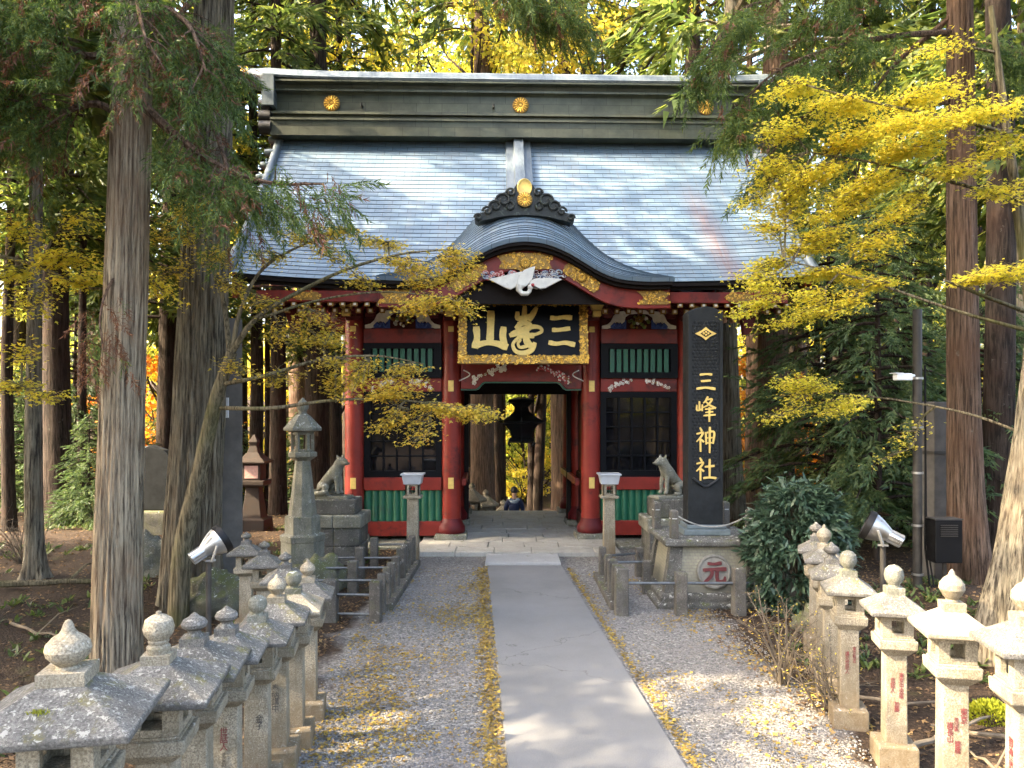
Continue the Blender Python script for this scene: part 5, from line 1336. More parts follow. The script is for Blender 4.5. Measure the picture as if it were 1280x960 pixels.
def broad_crown(H, zb, Rm, n, seed, size, nclump=46, flat=.75):
    g = np.random.default_rng(seed); mb = MB(); C = []
    for k in range(nclump):
        a = g.uniform(0, 6.28); u = g.random(); z = zb+(H-zb)*u; R_ = Rm*math.sin(math.pi*(.12+.84*u))**.7*g.uniform(.35, 1.05)
        c = np.array([R_*math.cos(a), R_*math.sin(a), z]); C.append(c)
        s0 = np.array([0, 0, max(.3*zb, z-R_*.8-.6)])
        mb.tube([s0, s0*.4+c*.6-np.array([0, 0, .2]), c], [.05+.008*H*(1-u)*.5, .035, .012], 4, 0, False)
    C = np.array(C); w = g.integers(0, nclump, n); rad = g.uniform(.5, 1.25, nclump)*Rm*.3
    v = unit(g.normal(size=(n, 3)))*(g.random(n)**.45)[:, None]; p = C[w]+v*rad[w][:, None]*np.array([1, 1, flat*.6])
    d = unit(g.normal(size=(n, 3))+np.array([0, 0, -.3]))
    return scatter(OLEAF, p, d, size*g.uniform(.6, 1.3, n), g.uniform(0, 6.28, n)), mb

# ---- kinds of background tree, built once each and copied in loops
def far_cedar(i, H, zb, Rm, r, trunkmat, nb=62, per=7):
    t = thing('cedar_tree', '', 'tree', (0, 0, -90))
    trunk_mesh([(0, 0, -.5), (.05*i, .1, H*.3), (0, -.1*i, H*.65), (0, 0, H*.97)], [r*1.1, r*.9, r*.62, .06], trunkmat, t, 'trunk', 14, 24, .05, .35, .7, 2.5, i)
    L_, mb = cedar_crown(H, zb, Rm, nb, 100+i, FARP, per, 1.2)
    mb.build('branches', trunkmat, t); leaves('crown', L_, 'cedar_far', t); return t
CED = [far_cedar(0, 29, 17, 2.9, .36, 'bark_dark'), far_cedar(1, 26, 15, 2.5, .28, 'bark_dark'), far_cedar(2, 32, 19, 3.3, .46, 'bark_red'), far_cedar(3, 22, 7.5, 2.8, .22, 'bark_grey'), far_cedar(4, 24, 7.5, 3.2, .36, 'bark_dark', 125, 9)]
def far_broad(i, H, zb, Rm, n, size, mat, r=.16):
    t = thing('maple_tree' if mat != 'far_green' else 'broadleaf_tree', '', 'tree', (0, 0, -90))
    trunk_mesh([(0, 0, -.5), (.2, .1, H*.3), (-.1, .1, H*.6), (0, 0, H*.9)], [r*1.2, r, r*.6, .03], 'bark_dark', t, 'trunk', 10, 14, .04, .3, .5, 2, i)
    L_, mb = broad_crown(H, zb, Rm, n, 200+i, size); mb.build('branches', 'bark_dark', t); leaves('crown', L_, mat, t); return t
BRO = [far_broad(0, 17, 5, 4.6, 6500, .16, 'far_yellow'), far_broad(1, 21, 8, 5.0, 9000, .17, 'far_green', .2), far_broad(2, 13, 2.5, 4.2, 7000, .19, 'far_yellow'), far_broad(3, 9, .8, 3.6, 5000, .24, 'far_green', .1), far_broad(5, 8, .6, 3.4, 4600, .24, 'far_yellow', .1), far_broad(7, 20, 7, 4.6, 6500, .17, 'far_bright', .18)]
ORA = far_broad(4, 6.5, 1.2, 3.0, 6500, .17, 'far_orange', .1)
def hinoki(i, H, zb, Rm):
    t = thing('conifer_tree', '', 'tree', (0, 0, -90))
    trunk_mesh([(0, 0, -.4), (.05, 0, H*.5), (0, 0, H*.98)], [.13, .08, .02], 'bark_dark', t, 'trunk', 10, 10)
    L_, mb = cedar_crown(H, zb, Rm, 80, 300+i, HINO, 9, .95, .3)
    mb.build('branches', 'bark_dark', t); leaves('crown', L_, 'hinoki_leaf', t); return t
HIN = [hinoki(0, 8.5, .9, 2.0), hinoki(1, 6.5, .6, 1.7)]
USED = set()
def plant(src, px, Y, label, group, s=1.0, X=None, dz=0.0, name=None):
    x = (px-CX)/F*Y if X is None else X
    loc = (x, Y, tz(x, Y)+dz); rz = rnd.uniform(0, 6.28)
    if src.name not in USED and src.location.z < -50:
        src.location = loc; src.rotation_euler.z = rz; src.scale = (s, s, s); src['label'] = label; src['group'] = group; USED.add(src.name); return src
    return dup(src, loc, rz, label, s, group, True)
GC = 'tall cedars standing in the forest around the gate'
# one cedar after another: (pixel column of the trunk, distance, kind, scale)
for px, Y, k, s, lb in ((75, 20, 4, .95, 'reddish tall cedar left of the pale trunk, in dark shade'), (206, 24, 4, .9, 'slim dark cedar between the pale trunk and the grey furrowed trunk'),
        (347, 22.5, 1, .85, 'slender dark cedar left of the tapering stone lantern, standing on lit ground'), (398, 24, 0, 1.0, 'dark cedar right behind the tapering stone lantern'),
        (604, 28, 2, .95, 'broad reddish cedar seen through the gateway at its left, above two stone lanterns'),
        (706, 30, 2, 1.02, 'broadest cedar seen through the gateway, in its right half'),         (664, 34, 1, .58, 'mid-sized dark cedar in the middle of the gateway view'), (642, 40, 1, .42, 'thin dark cedar in the gateway directly behind the walking person'), (629, 36, 1, .45, 'thinnest dark cedar in the gateway view above the dim lantern'),
        (866, 27, 0, 1.05, 'cedar whose bare trunk rises above the roof near the right crest'), (729, 33, 1, 1.1, 'cedar whose slim trunk rises above the roof right of the middle crest'), (620, 36, 0, 1.0, 'cedar rising behind the roof ridge left of the middle crest'),
        (917, 21.5, 3, 1.3, 'pale blue-grey cedar trunk right beside the black stele'), (939, 25, 2, .6, 'thin reddish cedar between pale trunk and dark trunk right of the stele'), (968, 22, 2, .95, 'thick dark cedar right of the stele above the glossy shrub'),
        (1063, 24, 1, .9, 'dark slim cedar deep behind the glossy shrub at right'), (1245, 15.5, 1, 1.0, 'shaded slim cedar between the two large trunks at right')):
    plant(CED[k], px, Y, lb, GC, s)
for px, Y, k, s in ((318, 25, 1, .8), (303, 28, 1, .8), (422, 27, 1, .85), (436, 31, 0, .8), (120, 27, 1, .9), (20, 24, 0, .9), (375, 33, 2, .9),
        (520, 38, 1, 1.15), (800, 36, 1, 1.05), (1000, 33, 2, .9), (1110, 30, 0, .9), (1160, 24, 1, .9), (1300, 22, 0, 1.0), (240, 45, 2, 1.0)):
    plant(CED[k], px, Y, 'dark cedar trunk deeper in the forest beyond the gate', 'cedars deeper in the forest', s)
for px, Y, s in ((12, 18, .5), (104, 21, .46), (128, 25, .55), (334, 26, .45), (384, 27, .42), (52, 25, .5), (950, 27, .5), (990, 24, .46), (1022, 27, .5), (1120, 22, .46)):
    plant(CED[1], px, Y, 'thin dark trunk among the larger trunks of the forest edge', 'thin trunks along the forest edge', s)
for px, Y, k, s, lb in ((15, 21, 1, .62, 'low dark conifer sapling at the left edge, in front of thin trunks'), (62, 24, 1, .75, 'low dark conifer between the reddish cedar and the thin leaning trunk'), (112, 18.5, 1, .42, 'small conifer sapling right beside the reddish cedar at left'), (215, 25, 1, .7, 'conifer sapling behind the memorial stone'), (300, 26, 1, .6, 'conifer sapling behind the wooden lantern'), (372, 29, 1, .7, 'conifer sapling far behind the tapering stone lantern'), (1150, 17, 1, .55, 'conifer sapling close behind the equipment box')):
    plant(HIN[k], px, Y, lb, 'conifer saplings in the undergrowth', s)
# sunlit broadleaf trees and thickets behind the trunks
for px, Y, k, s in ((20, 46, 2, 1), (110, 54, 0, 1.1), (215, 40, 2, .9), (280, 50, 0, 1.05), (360, 44, 2, 1.0), (440, 52, 0, 1.15), (530, 47, 0, 1.15), (615, 56, 0, 1.3), (690, 50, 0, 1.2), (770, 56, 0, 1.3), (850, 48, 0, 1.15),
        (930, 54, 0, 1.2), (1010, 44, 2, 1.1), (1090, 50, 0, 1.1), (1170, 42, 0, 1), (1250, 46, 0, 1.1), (1330, 38, 2, 1.0), (640, 44, 2, .9), (740, 43, 2, .85), (560, 64, 1, 1.4), (900, 66, 1, 1.4), (240, 64, 1, 1.3), (1130, 66, 1, 1.3)):
    plant(BRO[k], px, Y, 'sunlit yellow-green tree filling the forest background', 'sunlit trees in the forest background', s*rnd.uniform(.92, 1.08))
for px, Y, k, s in ((415, 29, 0, 1.2), (510, 33, 5, 1.0), (590, 29, 0, 1.2), (670, 34, 0, 1.3), (760, 29, 0, 1.2), (850, 33, 5, 1.0)):
    plant(BRO[k], px, Y, 'tall yellowing tree whose crown shows above the roof ridge', 'yellowing trees above the roof', s)
for px, Y, s in ((1050, 24, .95), (1140, 27, 1.0), (1225, 22, .9), (1300, 25, 1.0)):
    plant(BRO[5], px, Y, 'bright yellow-green tree rising behind the golden maple at right', 'bright trees behind the golden maple', s)
for k in range(7): plant(BRO[2], -130-95*k, 47+3*(k % 3), 'sunlit yellow-green tree filling the forest background', 'sunlit trees in the forest background', 1.1)
for px, Y, s in ((612, 40, .9), (640, 46, 1.0), (672, 39, .9), (705, 42, .95), (655, 37, .6), (590, 43, .9)):
    plant(BRO[4 if px % 2 else 3], px, Y, 'bright yellow-green thicket seen through the open gateway', 'thickets seen through the gateway', s)
for k in range(26):
    px = -80+58*k+rnd.uniform(-15, 15); Y = rnd.uniform(36, 58)
    plant(BRO[4 if k % 2 else 3], px, Y, 'low bright green thicket between the distant trunks', 'thickets between the distant trunks', rnd.uniform(.75, 1.15))
for px, Y, s in ((110, 32, .9), (-30, 24, .7)):
    plant(BRO[5], px, Y, 'bright yellow-green tree among the trunks at the left edge', 'bright trees at the left edge', s)
plant(ORA, 200, 27, 'orange autumn maple glowing between the two left trunks', 'orange autumn maples', .95)
plant(ORA, 952, 30, 'orange autumn maple glowing right of the stele under the eave', 'orange autumn maples', .95)
plant(ORA, 1012, 25, 'small low orange maple glowing behind the glossy shrub', 'orange autumn maples', .45)
GH = 'dark young conifers at the forest edge'
for px, Y, k, s, lb in ((1035, 16.5, 0, .88, 'dark green young conifer above the glossy shrub'), (1095, 15, 0, .8, 'dark green young conifer just left of the utility pole'), (1130, 19, 0, .95, 'tall dark conifer behind the utility pole and camera'),
        (1235, 16.5, 1, .9, 'dark low conifer between the reddish and the flared trunk'), (-4600, 1.4, 0, .95, 'dark young conifer added outside the frame to shade the nearest left lantern'), (-1950, 3.2, 1, 1.15, 'small dark conifer added outside the frame to shade the left lantern row'), (95, 22, 0, .8, 'dark conifer close left of the pale cedar trunk')):
    plant(HIN[k], px, Y, lb, GH, s)  # the two outside the frame are added to keep the left lanterns shaded

# ---- near cedars with their boughs
def near_boughs(t, base, specs, mat='cedar_leaf', name='bough', per=26, ss=.5, dead=0.0, seed=5, spread=.55, hang=.35):
    """one mesh per bough: limb and needled sprays; pts in world space"""
    g = np.random.default_rng(seed); b = np.array(base)
    for sp in specs:
        P = np.array([np.array(p)-b for p in sp['pts']]); q = np.array(spline(P, 8)); n = len(q); r0 = sp.get('r', .05)
        mb = MB(); mb.tube(q, list(np.linspace(r0, .008, n)), 6, 0, False)
        pos = []; dr = []; sl = []; cnt = sp.get('n', per); t0 = sp.get('t0', .25); ssz = sp.get('s', ss); spd = sp.get('w', spread); hg = sp.get('h', hang)
        for k in range(cnt):
            u = g.uniform(t0, 1.0); i = min(n-2, int(u*(n-1))); p = q[i]+(q[i+1]-q[i])*(u*(n-1)-i); d = unit(q[i+1]-q[i])
            sd = np.cross(d, [0, 0, 1.0]); sd = unit(sd)*g.choice((-1, 1)); off = spd*g.random()**.8*(1.05-.5*u)
            tip = p+sd*off+d*off*.6+np.array([0, 0, g.normal(-.05, .1)-hg*g.random()*off])
            if off > .15: mb.tube([p, (p+tip)/2+np.array([0, 0, .03]), tip], [.011, .008, .004], 4, 0, False)
            m_ = 1+int(off > .2)+int(off > .4)
            for w in range(m_):
                f = (w+1)/m_; pos.append(p+(tip-p)*f+g.normal(0, .03, 3)); dr.append(unit(d*.6+sd*g.uniform(.1, .8)+np.array([0, 0, g.normal(-.35, .3)]))); sl.append(ssz*g.uniform(.7, 1.25))
        pos = np.array(pos); dr = np.array(dr); sl = np.array(sl); pick = g.integers(0, 4, len(pos)); out = []
        for k in range(4):
            s = pick == k
            if s.any(): out.append(scatter(NEED[k], pos[s], dr[s], sl[s], g.normal(0, .5, s.sum())))
        A = np.concatenate(out); fr = sp.get('dead', dead)
        isl = np.repeat((g.random(len(A)//30+1) < fr), 30)[:len(A)].astype(int)
        bo = mb.build(name, sp.get('bark', 'bark_red'), t); leaves('foliage', A, [sp.get('mat', mat), 'dead_needles'], bo, isl)
def crown_above(t, H, zb, Rm, seed, nb=110, lean=(0, 0), mat='cedar_far', trunkmat='bark_red'):
    L_, mb = cedar_crown(H, zb, Rm, nb, seed, FARP, 10, 1.3, .35, lean); mb.build('branches', trunkmat, t); leaves('crown', L_, mat, t)
B1 = Vector((-4.36, 8.5, tz(-4.36, 8.5)))
c1 = thing('cedar_tree', 'large pale furrowed cedar trunk rising behind the left lantern row', 'tree', B1)
trunk_mesh([(-.02, 0, -.4), (0, 0, 1.0), (.06, 0, 3.2), (.16, 0, 6.4), (.3, 0, 12), (.4, .1, 20)], [.265, .25, .23, .205, .15, .06], 'bark_pale', c1, 'trunk', 150, 150, .085, .12, .5, 12, 3)
crown_above(c1, 22, 11.5, 2.4, 61, 60, (.4, 0))
near_boughs(c1, B1, [
    dict(pts=[at(168, 120, 8.5), at(215, 165, 8.3), at(270, 205, 8.1), at(335, 228, 7.9), at(405, 230, 7.8)], n=62, s=.46, w=.5, h=.9, dead=.14, r=.06),
    dict(pts=[at(165, 60, 8.5), at(110, 70, 8.2), at(60, 50, 7.9), at(0, 70, 7.7), at(-60, 120, 7.6)], n=48, s=.5, w=.8, h=.9, dead=.1, mat='cedar_leaf'),
    dict(pts=[at(160, 150, 8.5), at(120, 130, 8.4), at(70, 140, 8.3), at(20, 120, 8.2), at(-50, 170, 8.1)], n=42, s=.5, w=.7, h=1.0, dead=.16),
    dict(pts=[at(175, 20, 8.5), at(205, 10, 8.3), at(238, 35, 8.0), at(258, 90, 7.8)], n=36, s=.48, w=.65, h=1.0, dead=.12),
    dict(pts=[at(165, 0, 8.5), at(170, -10, 8.0), at(175, 20, 7.6), at(185, 60, 7.4)], n=30, s=.46, w=.45, h=1.0, dead=.35),
    dict(pts=[at(160, -30, 8.5), at(110, -40, 8.2), at(40, -30, 7.8), at(-30, 0, 7.6)], n=40, s=.55, w=.8, h=.9, dead=.05),
    dict(pts=[at(160, 330, 8.5), at(135, 360, 8.2), at(125, 400, 8.0), at(130, 440, 7.9)], n=16, s=.34, w=.15, h=1.0, dead=.9, r=.02)], seed=5)
B2 = Vector((-4.66, 11.2, tz(-4.66, 11.2)))
c2 = thing('cedar_tree', 'massive grey furrowed cedar with a leaning mossy trunk against its foot', 'tree', B2)
trunk_mesh([(0, 0, -.4), (0, 0, 1.0), (.1, 0, 3), (.24, 0, 6.5), (.4, 0, 12), (.5, 0, 24)], [.42, .39, .36, .32, .23, .06], 'bark_grey', c2, 'trunk', 160, 150, .11, .24, .7, 10, 8, 7)
crown_above(c2, 26, 14, 2.6, 62, 64, (.5, 0), trunkmat='bark_grey')
near_boughs(c2, B2, [
    dict(pts=[at(270, -150, 11), at(400, -120, 10.2), at(520, -70, 9.4), at(620, -22, 8.9), at(700, -4, 8.6)], n=90, s=.4, w=.55, h=.5, dead=.08, t0=.68, r=.07),
    dict(pts=[at(255, 130, 11), at(272, 170, 10.4), at(285, 215, 9.9), at(300, 270, 9.6)], n=26, s=.46, w=.4, h=1.0, dead=.25),
    dict(pts=[at(262, -20, 11), at(225, 20, 10.4), at(215, 80, 9.9), at(225, 150, 9.6)], n=40, s=.5, w=.6, h=1.0, dead=.15)], seed=15)
B3 = Vector((6.83, 11.6, tz(6.83, 11.6)))
c3 = thing('cedar_tree', 'straight reddish-brown cedar trunk crossed by yellow maple at right', 'tree', B3)
trunk_mesh([(.1, 0, -.4), (.04, 0, .8), (-.02, 0, 3), (-.06, 0, 7), (-.1, 0, 13), (-.1, 0, 22)], [.3, .26, .225, .195, .14, .05], 'bark_red', c3, 'trunk', 120, 140, .07, .34, .6, 11, 5, 4)
crown_above(c3, 24, 12.5, 2.6, 63, 70)
near_boughs(c3, B3, [
    dict(pts=[at(1195, 40, 11.6), at(1120, 45, 11.4), at(1040, 60, 11.2), at(970, 90, 11), at(915, 140, 10.9)], n=70, s=.56, w=.75, h=.7, dead=.06),
    dict(pts=[at(1195, 125, 11.6), at(1120, 135, 11.6), at(1050, 120, 11.6), at(1000, 150, 11.5), at(962, 196, 11.4)], n=58, s=.55, w=.7, h=.7, dead=.05),
    dict(pts=[at(1195, -40, 11.6), at(1120, -30, 11.4), at(1020, -10, 11.1), at(930, 10, 10.9), at(890, 60, 10.8)], n=70, s=.56, w=.8, h=.8, dead=.08),
    dict(pts=[at(1195, 60, 11.6), at(1235, 55, 11.3), at(1290, 70, 11)], n=30, s=.5, w=.7, h=.9),
    dict(pts=[at(1190, 20, 11.6), at(1110, 90, 12), at(1050, 180, 12.2), at(1015, 220, 12.2)], n=30, s=.5, w=.6, h=.7)], seed=25)
B4 = Vector((5.75, 8.2, tz(5.75, 8.2)))
c4 = thing('cedar_tree', 'huge flared grey cedar trunk at the right edge, lit along its left side', 'tree', B4)
trunk_mesh([(0, 0, -.4), (0, 0, .4), (.04, 0, 1.4), (.18, 0, 3.2), (.32, 0, 6), (.4, 0, 12), (.4, 0, 22)], [.66, .6, .5, .4, .35, .24, .06], 'bark_grey', c4, 'trunk', 170, 160, .11, .45, .55, 9, 2, 6)
crown_above(c4, 23, 10.5, 2.8, 64, 70, trunkmat='bark_grey')
for px, Y, r, lean, lb in ((45, 12, .125, .1, 'thin grey trunk leaning slightly at the left, moss at its foot'), (1292, 17, .2, -.2, 'thin trunk near the right edge behind the flared cedar')):
    x = (px-CX)/F*Y; t = thing('cedar_tree', lb, 'tree', (x, Y, tz(x, Y)))
    trunk_mesh([(0, 0, -.3), (-.04, 0, 2), (-.1+lean, 0, 6), (lean, 0, 16)], [r*1.1, r, r*.75, .04], 'bark_grey', t, 'trunk', 60, 110, .08, .9, .22, 7, 4)
    crown_above(t, 17, 7.5, 2.3, int(70+px), 60, (lean, 0), trunkmat='bark_grey')
# unseen cedars added outside the frame on the sunny side to shade approach and roof
for X, Y, k, s in ((-10, -2, 4, .85), (-9.2, 8.6, 3, 1.0), (-10.8, 14.4, 3, 1.15), (-12.5, 4.8, 3, 1.0), (-12.3, 8.2, 4, .95), (-11.5, 10, 4, .9), (-16, 12, 4, .8), (-17, 6, 4, .9), (-14, -2, 3, .9), (-21, 9, 3, 1.05), (-9.5, -5, 3, 1.0), (-18, -3.5, 4, 1.0)):
    plant(CED[k], 0, Y, 'tall unseen cedar added beyond the left picture edge for its shade', 'shade cedars added beyond the left edge', s, X)

# ---- maples
def maple(name, label, base, limbs, pads, mat, seed, size=.062, bark_='bark_maple', dens=520):
    b = Vector(base); t = thing(name, label, 'tree', b); g = np.random.default_rng(seed); bb_ = np.array(b)
    mb = MB(); NODES = []
    for pts, r0, r1 in limbs:
        q = spline([np.array(p)-bb_ for p in pts], 10); n = len(q); mb.tube(q, list(np.linspace(r0, r1, n)), 10)
        NODES += [(x, r0+(r1-r0)*i/n) for i, x in enumerate(q)]
    mb.build('trunk', bark_, t)
    NP = np.array([x for x, _ in NODES]); br = MB(); LP = []; LD = []; LU = []
    for (c, rx, ry, th, k) in pads:
        c = np.array(c)-bb_; dd = np.linalg.norm((NP-c)*np.array([1, 1, 1.6]), axis=1)+(NP[:, 2] > c[2]+.6)*1.5; i = int(dd.argmin()); s = NP[i]; v = c-s; ln = np.linalg.norm(v)
        mid = s+v*.5+np.array([0, 0, .1*ln])+g.normal(0, .05*ln, 3); out = unit(v*np.array([1, 1, .2])); end = c+out*rx*.45+np.array([0, 0, -.06])
        q = spline([s, mid, c-out*rx*.3, end], 7); br.tube(q, list(np.linspace(min(.03, .012+.01*ln), .004, len(q))), 5, 0, False)
        side = np.array([-out[1], out[0], 0.0]); nt = 22
        for w in range(nt):
            u = .3+.7*w/nt; j = min(len(q)-2, int(u*(len(q)-1))); p0 = np.array(q[j]); sg = 1 if w % 2 else -1; a = g.uniform(.35, 1.15)
            L_ = g.uniform(.45, 1.25)*(rx*(1.15-.45*u)); dr = out*math.cos(a)*rx/max(rx, ry)+side*sg*math.sin(a)*ry/rx
            p1 = p0+dr*L_+np.array([0, 0, g.normal(-.02, th*.7)]); br.tube([p0, (p0+p1)/2+np.array([0, 0, .025]), p1], [.006, .0045, .002], 4, 0, False)
            m_ = int(dens*k*rx*ry/nt*3.0*g.uniform(.6, 1.3))+3
            tt = g.random(m_)**.7; lat = g.normal(0, .095, (m_, 3))*np.array([1, 1, .0]); lat[:, 2] = g.normal(-.008, th*.3, m_)
            LP.append(p0+(p1-p0)*tt[:, None]+lat); az = g.uniform(0, 6.28, m_); LD.append(np.stack([np.cos(az), np.sin(az), g.normal(-.3, .3, m_)], 1)+out*.5); LU.append(np.stack([g.normal(0, .4, m_), g.normal(0, .4, m_), np.ones(m_)], 1))
    br.build('branches', bark_, t)
    P, D, U = map(np.concatenate, (LP, LD, LU)); pr = MLEAF[..., [1, 0, 2]]
    leaves('leaves', scatter(pr, P, D, size*g.uniform(.65, 1.25, len(P)), None, U), mat, t); return t
A = at
def pad(px, py, Y, hw, th=.09, k=1.0, ry=None):
    rx = hw/F*Y; return (A(px, py, Y), rx, ry or max(.35, rx*.75), th, k)
maple('maple_tree', 'golden maple with layered sprays reaching across the right of the roof', (6.9, 9.6, tz(6.9, 9.6)),
    [([(6.9, 9.6, -.2), (6.75, 9.6, 2), (6.5, 9.6, 4), (6.3, 9.7, 6), (6.1, 9.8, 8)], .12, .03),
     ([A(1310, 260, 9.6), A(1200, 230, 9.7), A(1100, 205, 9.9), A(1010, 190, 10)], .03, .009), ([A(1310, 420, 9.6), A(1200, 390, 9.8), A(1080, 350, 10), A(980, 325, 10.2)], .026, .008),
     ([A(1300, 180, 9.6), A(1200, 150, 9.4), A(1100, 130, 9.4), A(1020, 110, 9.5)], .028, .009), ([A(1310, 400, 9.6), A(1230, 370, 9.2), A(1180, 350, 9)], .03, .012), ([A(1320, 560, 9.6), A(1220, 520, 10.2), A(1120, 500, 10.8), A(1030, 490, 11)], .022, .008)],
    [pad(1000, 108, 9.8, 60), pad(1060, 128, 9.6, 78), pad(1140, 120, 9.4, 80), pad(1150, 152, 9.3, 90), pad(1230, 142, 9.1, 70), pad(985, 162, 10, 55), pad(1055, 178, 9.9, 85), pad(1125, 190, 9.6, 80), pad(1250, 185, 9.3, 60),
     pad(975, 206, 10.1, 50), pad(1035, 214, 10, 75), pad(1105, 228, 9.9, 80), pad(990, 240, 10.2, 55), pad(1060, 256, 10, 75), pad(1130, 262, 9.8, 60), pad(965, 283, 10.3, 36), pad(1020, 292, 10.2, 62), pad(1085, 300, 10, 62),
     pad(968, 328, 10.4, 46, .07), pad(945, 245, 10.4, 34, .07, .7), pad(985, 262, 10.3, 44, .08), pad(1000, 310, 10.3, 50, .07), pad(950, 345, 10.4, 40, .06, .8), pad(1035, 338, 10.2, 70, .08), pad(1100, 352, 10, 60, .08), pad(955, 374, 10.3, 56, .07, 1.2), pad(1010, 390, 10.2, 60, .08, 1.1), pad(1060, 380, 10.1, 50), pad(1215, 347, 9.1, 64, .07), pad(1265, 340, 9, 40, .07),
     pad(1020, 482, 11, 66, .13, .8), pad(1060, 505, 10.9, 62, .12, .7), pad(985, 515, 11, 45, .1, .6), pad(1130, 560, 10.9, 36, .1, .35), pad(1190, 215, 9.4, 55), pad(1245, 240, 9.4, 50), pad(1170, 60, 9.6, 40, .1, .6)], 'maple_yellow', 41, .054, dens=950)
maple('maple_tree', 'leaning mossy maple with thin olive-gold sprays reaching across the left of the gate', (-4.45, 10.35, tz(-4.45, 10.35)),
    [([(-4.5, 10.35, -.2), A(228, 690, 10.3), A(250, 590, 10.2), A(270, 500, 10.1), A(290, 440, 10.0)], .15, .07),
     ([A(290, 440, 10), A(318, 400, 9.9), A(360, 372, 9.9), A(430, 338, 9.8), A(500, 318, 9.7), A(560, 312, 9.7)], .04, .008), ([A(290, 440, 10), A(300, 390, 10), A(325, 340, 10), A(370, 310, 10), A(440, 285, 10)], .035, .008),
     ([A(280, 480, 10.05), A(330, 470, 9.6), A(400, 450, 9.5), A(470, 445, 9.4), A(530, 455, 9.4)], .03, .007), ([A(275, 510, 10.1), A(340, 510, 9.5), A(420, 500, 9.3), A(500, 500, 9.2), A(570, 510, 9.2)], .03, .007), ([A(288, 450, 10), A(280, 380, 10.2), A(262, 320, 10.3), A(250, 260, 10.4)], .04, .01),
     ([A(318, 400, 9.9), A(400, 375, 9.7), A(480, 365, 9.6), A(560, 372, 9.5)], .02, .006)],
    [pad(430, 288, 10, 62, .08, .7), pad(380, 300, 10, 46, .08, .5), pad(345, 320, 10, 40, .08, .5), pad(410, 318, 9.9, 50, .07, .5), pad(610, 514, 9.1, 20, .05, 1.2), pad(500, 520, 9.2, 44, .06, .9), pad(385, 395, 9.7, 44, .07, .5), pad(480, 302, 9.9, 60, .08, .5), pad(500, 330, 9.7, 70, .08, .8), pad(560, 330, 9.7, 48, .09, 1.1), pad(575, 320, 9.6, 30, .08, 1.1), pad(540, 375, 9.5, 62, .09, 1.0), pad(575, 382, 9.4, 26, .07, 1.2), pad(460, 352, 9.6, 46, .06, .5), pad(520, 352, 9.6, 46, .07, .7),
     pad(405, 424, 9.6, 62, .1, 1.0), pad(350, 418, 9.7, 40, .1, .6), pad(455, 458, 9.4, 56, .06, .8), pad(510, 462, 9.4, 40, .06, .8), pad(420, 452, 9.4, 40, .08, .6), pad(480, 492, 9.2, 70, .07, 1.0), pad(545, 508, 9.2, 66, .06, 1.2), pad(590, 513, 9.2, 26, .05, 1.1), pad(420, 488, 9.3, 50, .08, .7), pad(530, 540, 9.1, 34, .06, .7),
     pad(330, 375, 9.9, 40, .1, .6), pad(300, 460, 9.8, 34, .1, .6), pad(345, 470, 9.6, 36, .1, .5), pad(245, 262, 10.4, 50, .14, .9), pad(225, 295, 10.4, 48, .14, .9), pad(265, 320, 10.3, 46, .14, .8), pad(285, 355, 10.2, 40, .12, .6), pad(215, 340, 10.4, 40, .12, .7)], 'maple_olive', 42, .05, dens=820)
maple('maple_tree', 'golden maple boughs hanging at the left edge, behind the pale cedar trunk', (-8.6, 10.2, tz(-8.6, 10.2)),
    [([(-8.6, 10.2, -.2), (-8.4, 10.2, 2), (-8.0, 10.1, 4), (-7.6, 10, 5.6)], .11, .04), ([(-8.1, 10.1, 3.6), A(-40, 330, 9.8), A(40, 330, 9.6), A(110, 360, 9.4), A(190, 350, 9.4)], .04, .01), ([(-8.4, 10.2, 2.3), A(-60, 500, 9.8), A(20, 485, 9.6), A(80, 500, 9.5)], .03, .01)],
    [pad(25, 285, 9.6, 44, .12), pad(60, 322, 9.5, 52, .12), pad(20, 340, 9.6, 50, .13, .9), pad(95, 352, 9.4, 46, .1), pad(150, 345, 9.3, 50, .08, 1), pad(195, 358, 9.4, 34, .08, .8), pad(40, 380, 9.6, 52, .13, .6), pad(90, 318, 9.5, 30, .1), pad(25, 482, 9.6, 38, .09, 1), pad(60, 492, 9.5, 26, .08, .7), pad(-20, 300, 9.7, 50, .12), pad(100, 270, 9.6, 40, .12, .6), pad(30, 440, 9.6, 34, .1, .5)], 'maple_yellow', 43, .062, dens=700)

# ---- glossy shrub, bare bush, dead branches, moss, leaves
def shrub(base, label):
    g = np.random.default_rng(77); t = thing('glossy_shrub', label, 'shrub', base); mb = MB(); P = []; D = []; S = []
    for k in range(460):
        a = g.uniform(0, 6.28); u = g.random(); z = .08+1.68*u; r = .7*math.sin(math.pi*min(1, .2+.72*u))**.6*g.uniform(.2, 1)**.6
        c = np.array([r*math.cos(a)*1.0, r*math.sin(a)*.8, z]); s0 = np.array([.1*math.cos(a), .1*math.sin(a), max(0, z-r*.9)]); mb.tube([s0, (s0+c)/2+np.array([0, 0, .08]), c], [.014, .009, .004], 4, 0, False)
        for w in range(24):
            P.append(c+g.normal(0, .055, 3)); dd = unit(np.array([math.cos(a), math.sin(a), .1])+g.normal(0, .75, 3)+np.array([0, 0, -.25])); D.append(dd); S.append(g.uniform(.1, .18))
    mb.build('stems', 'dry_twig', t); leaves('foliage', scatter(LLEAF, P, D, S, g.normal(0, .6, len(P))), 'shrub_leaf', t)
shrub((4.05, 10.9, tz(4.05, 10.9)), 'dense glossy dark-leaved shrub between the stele and the right lantern row')
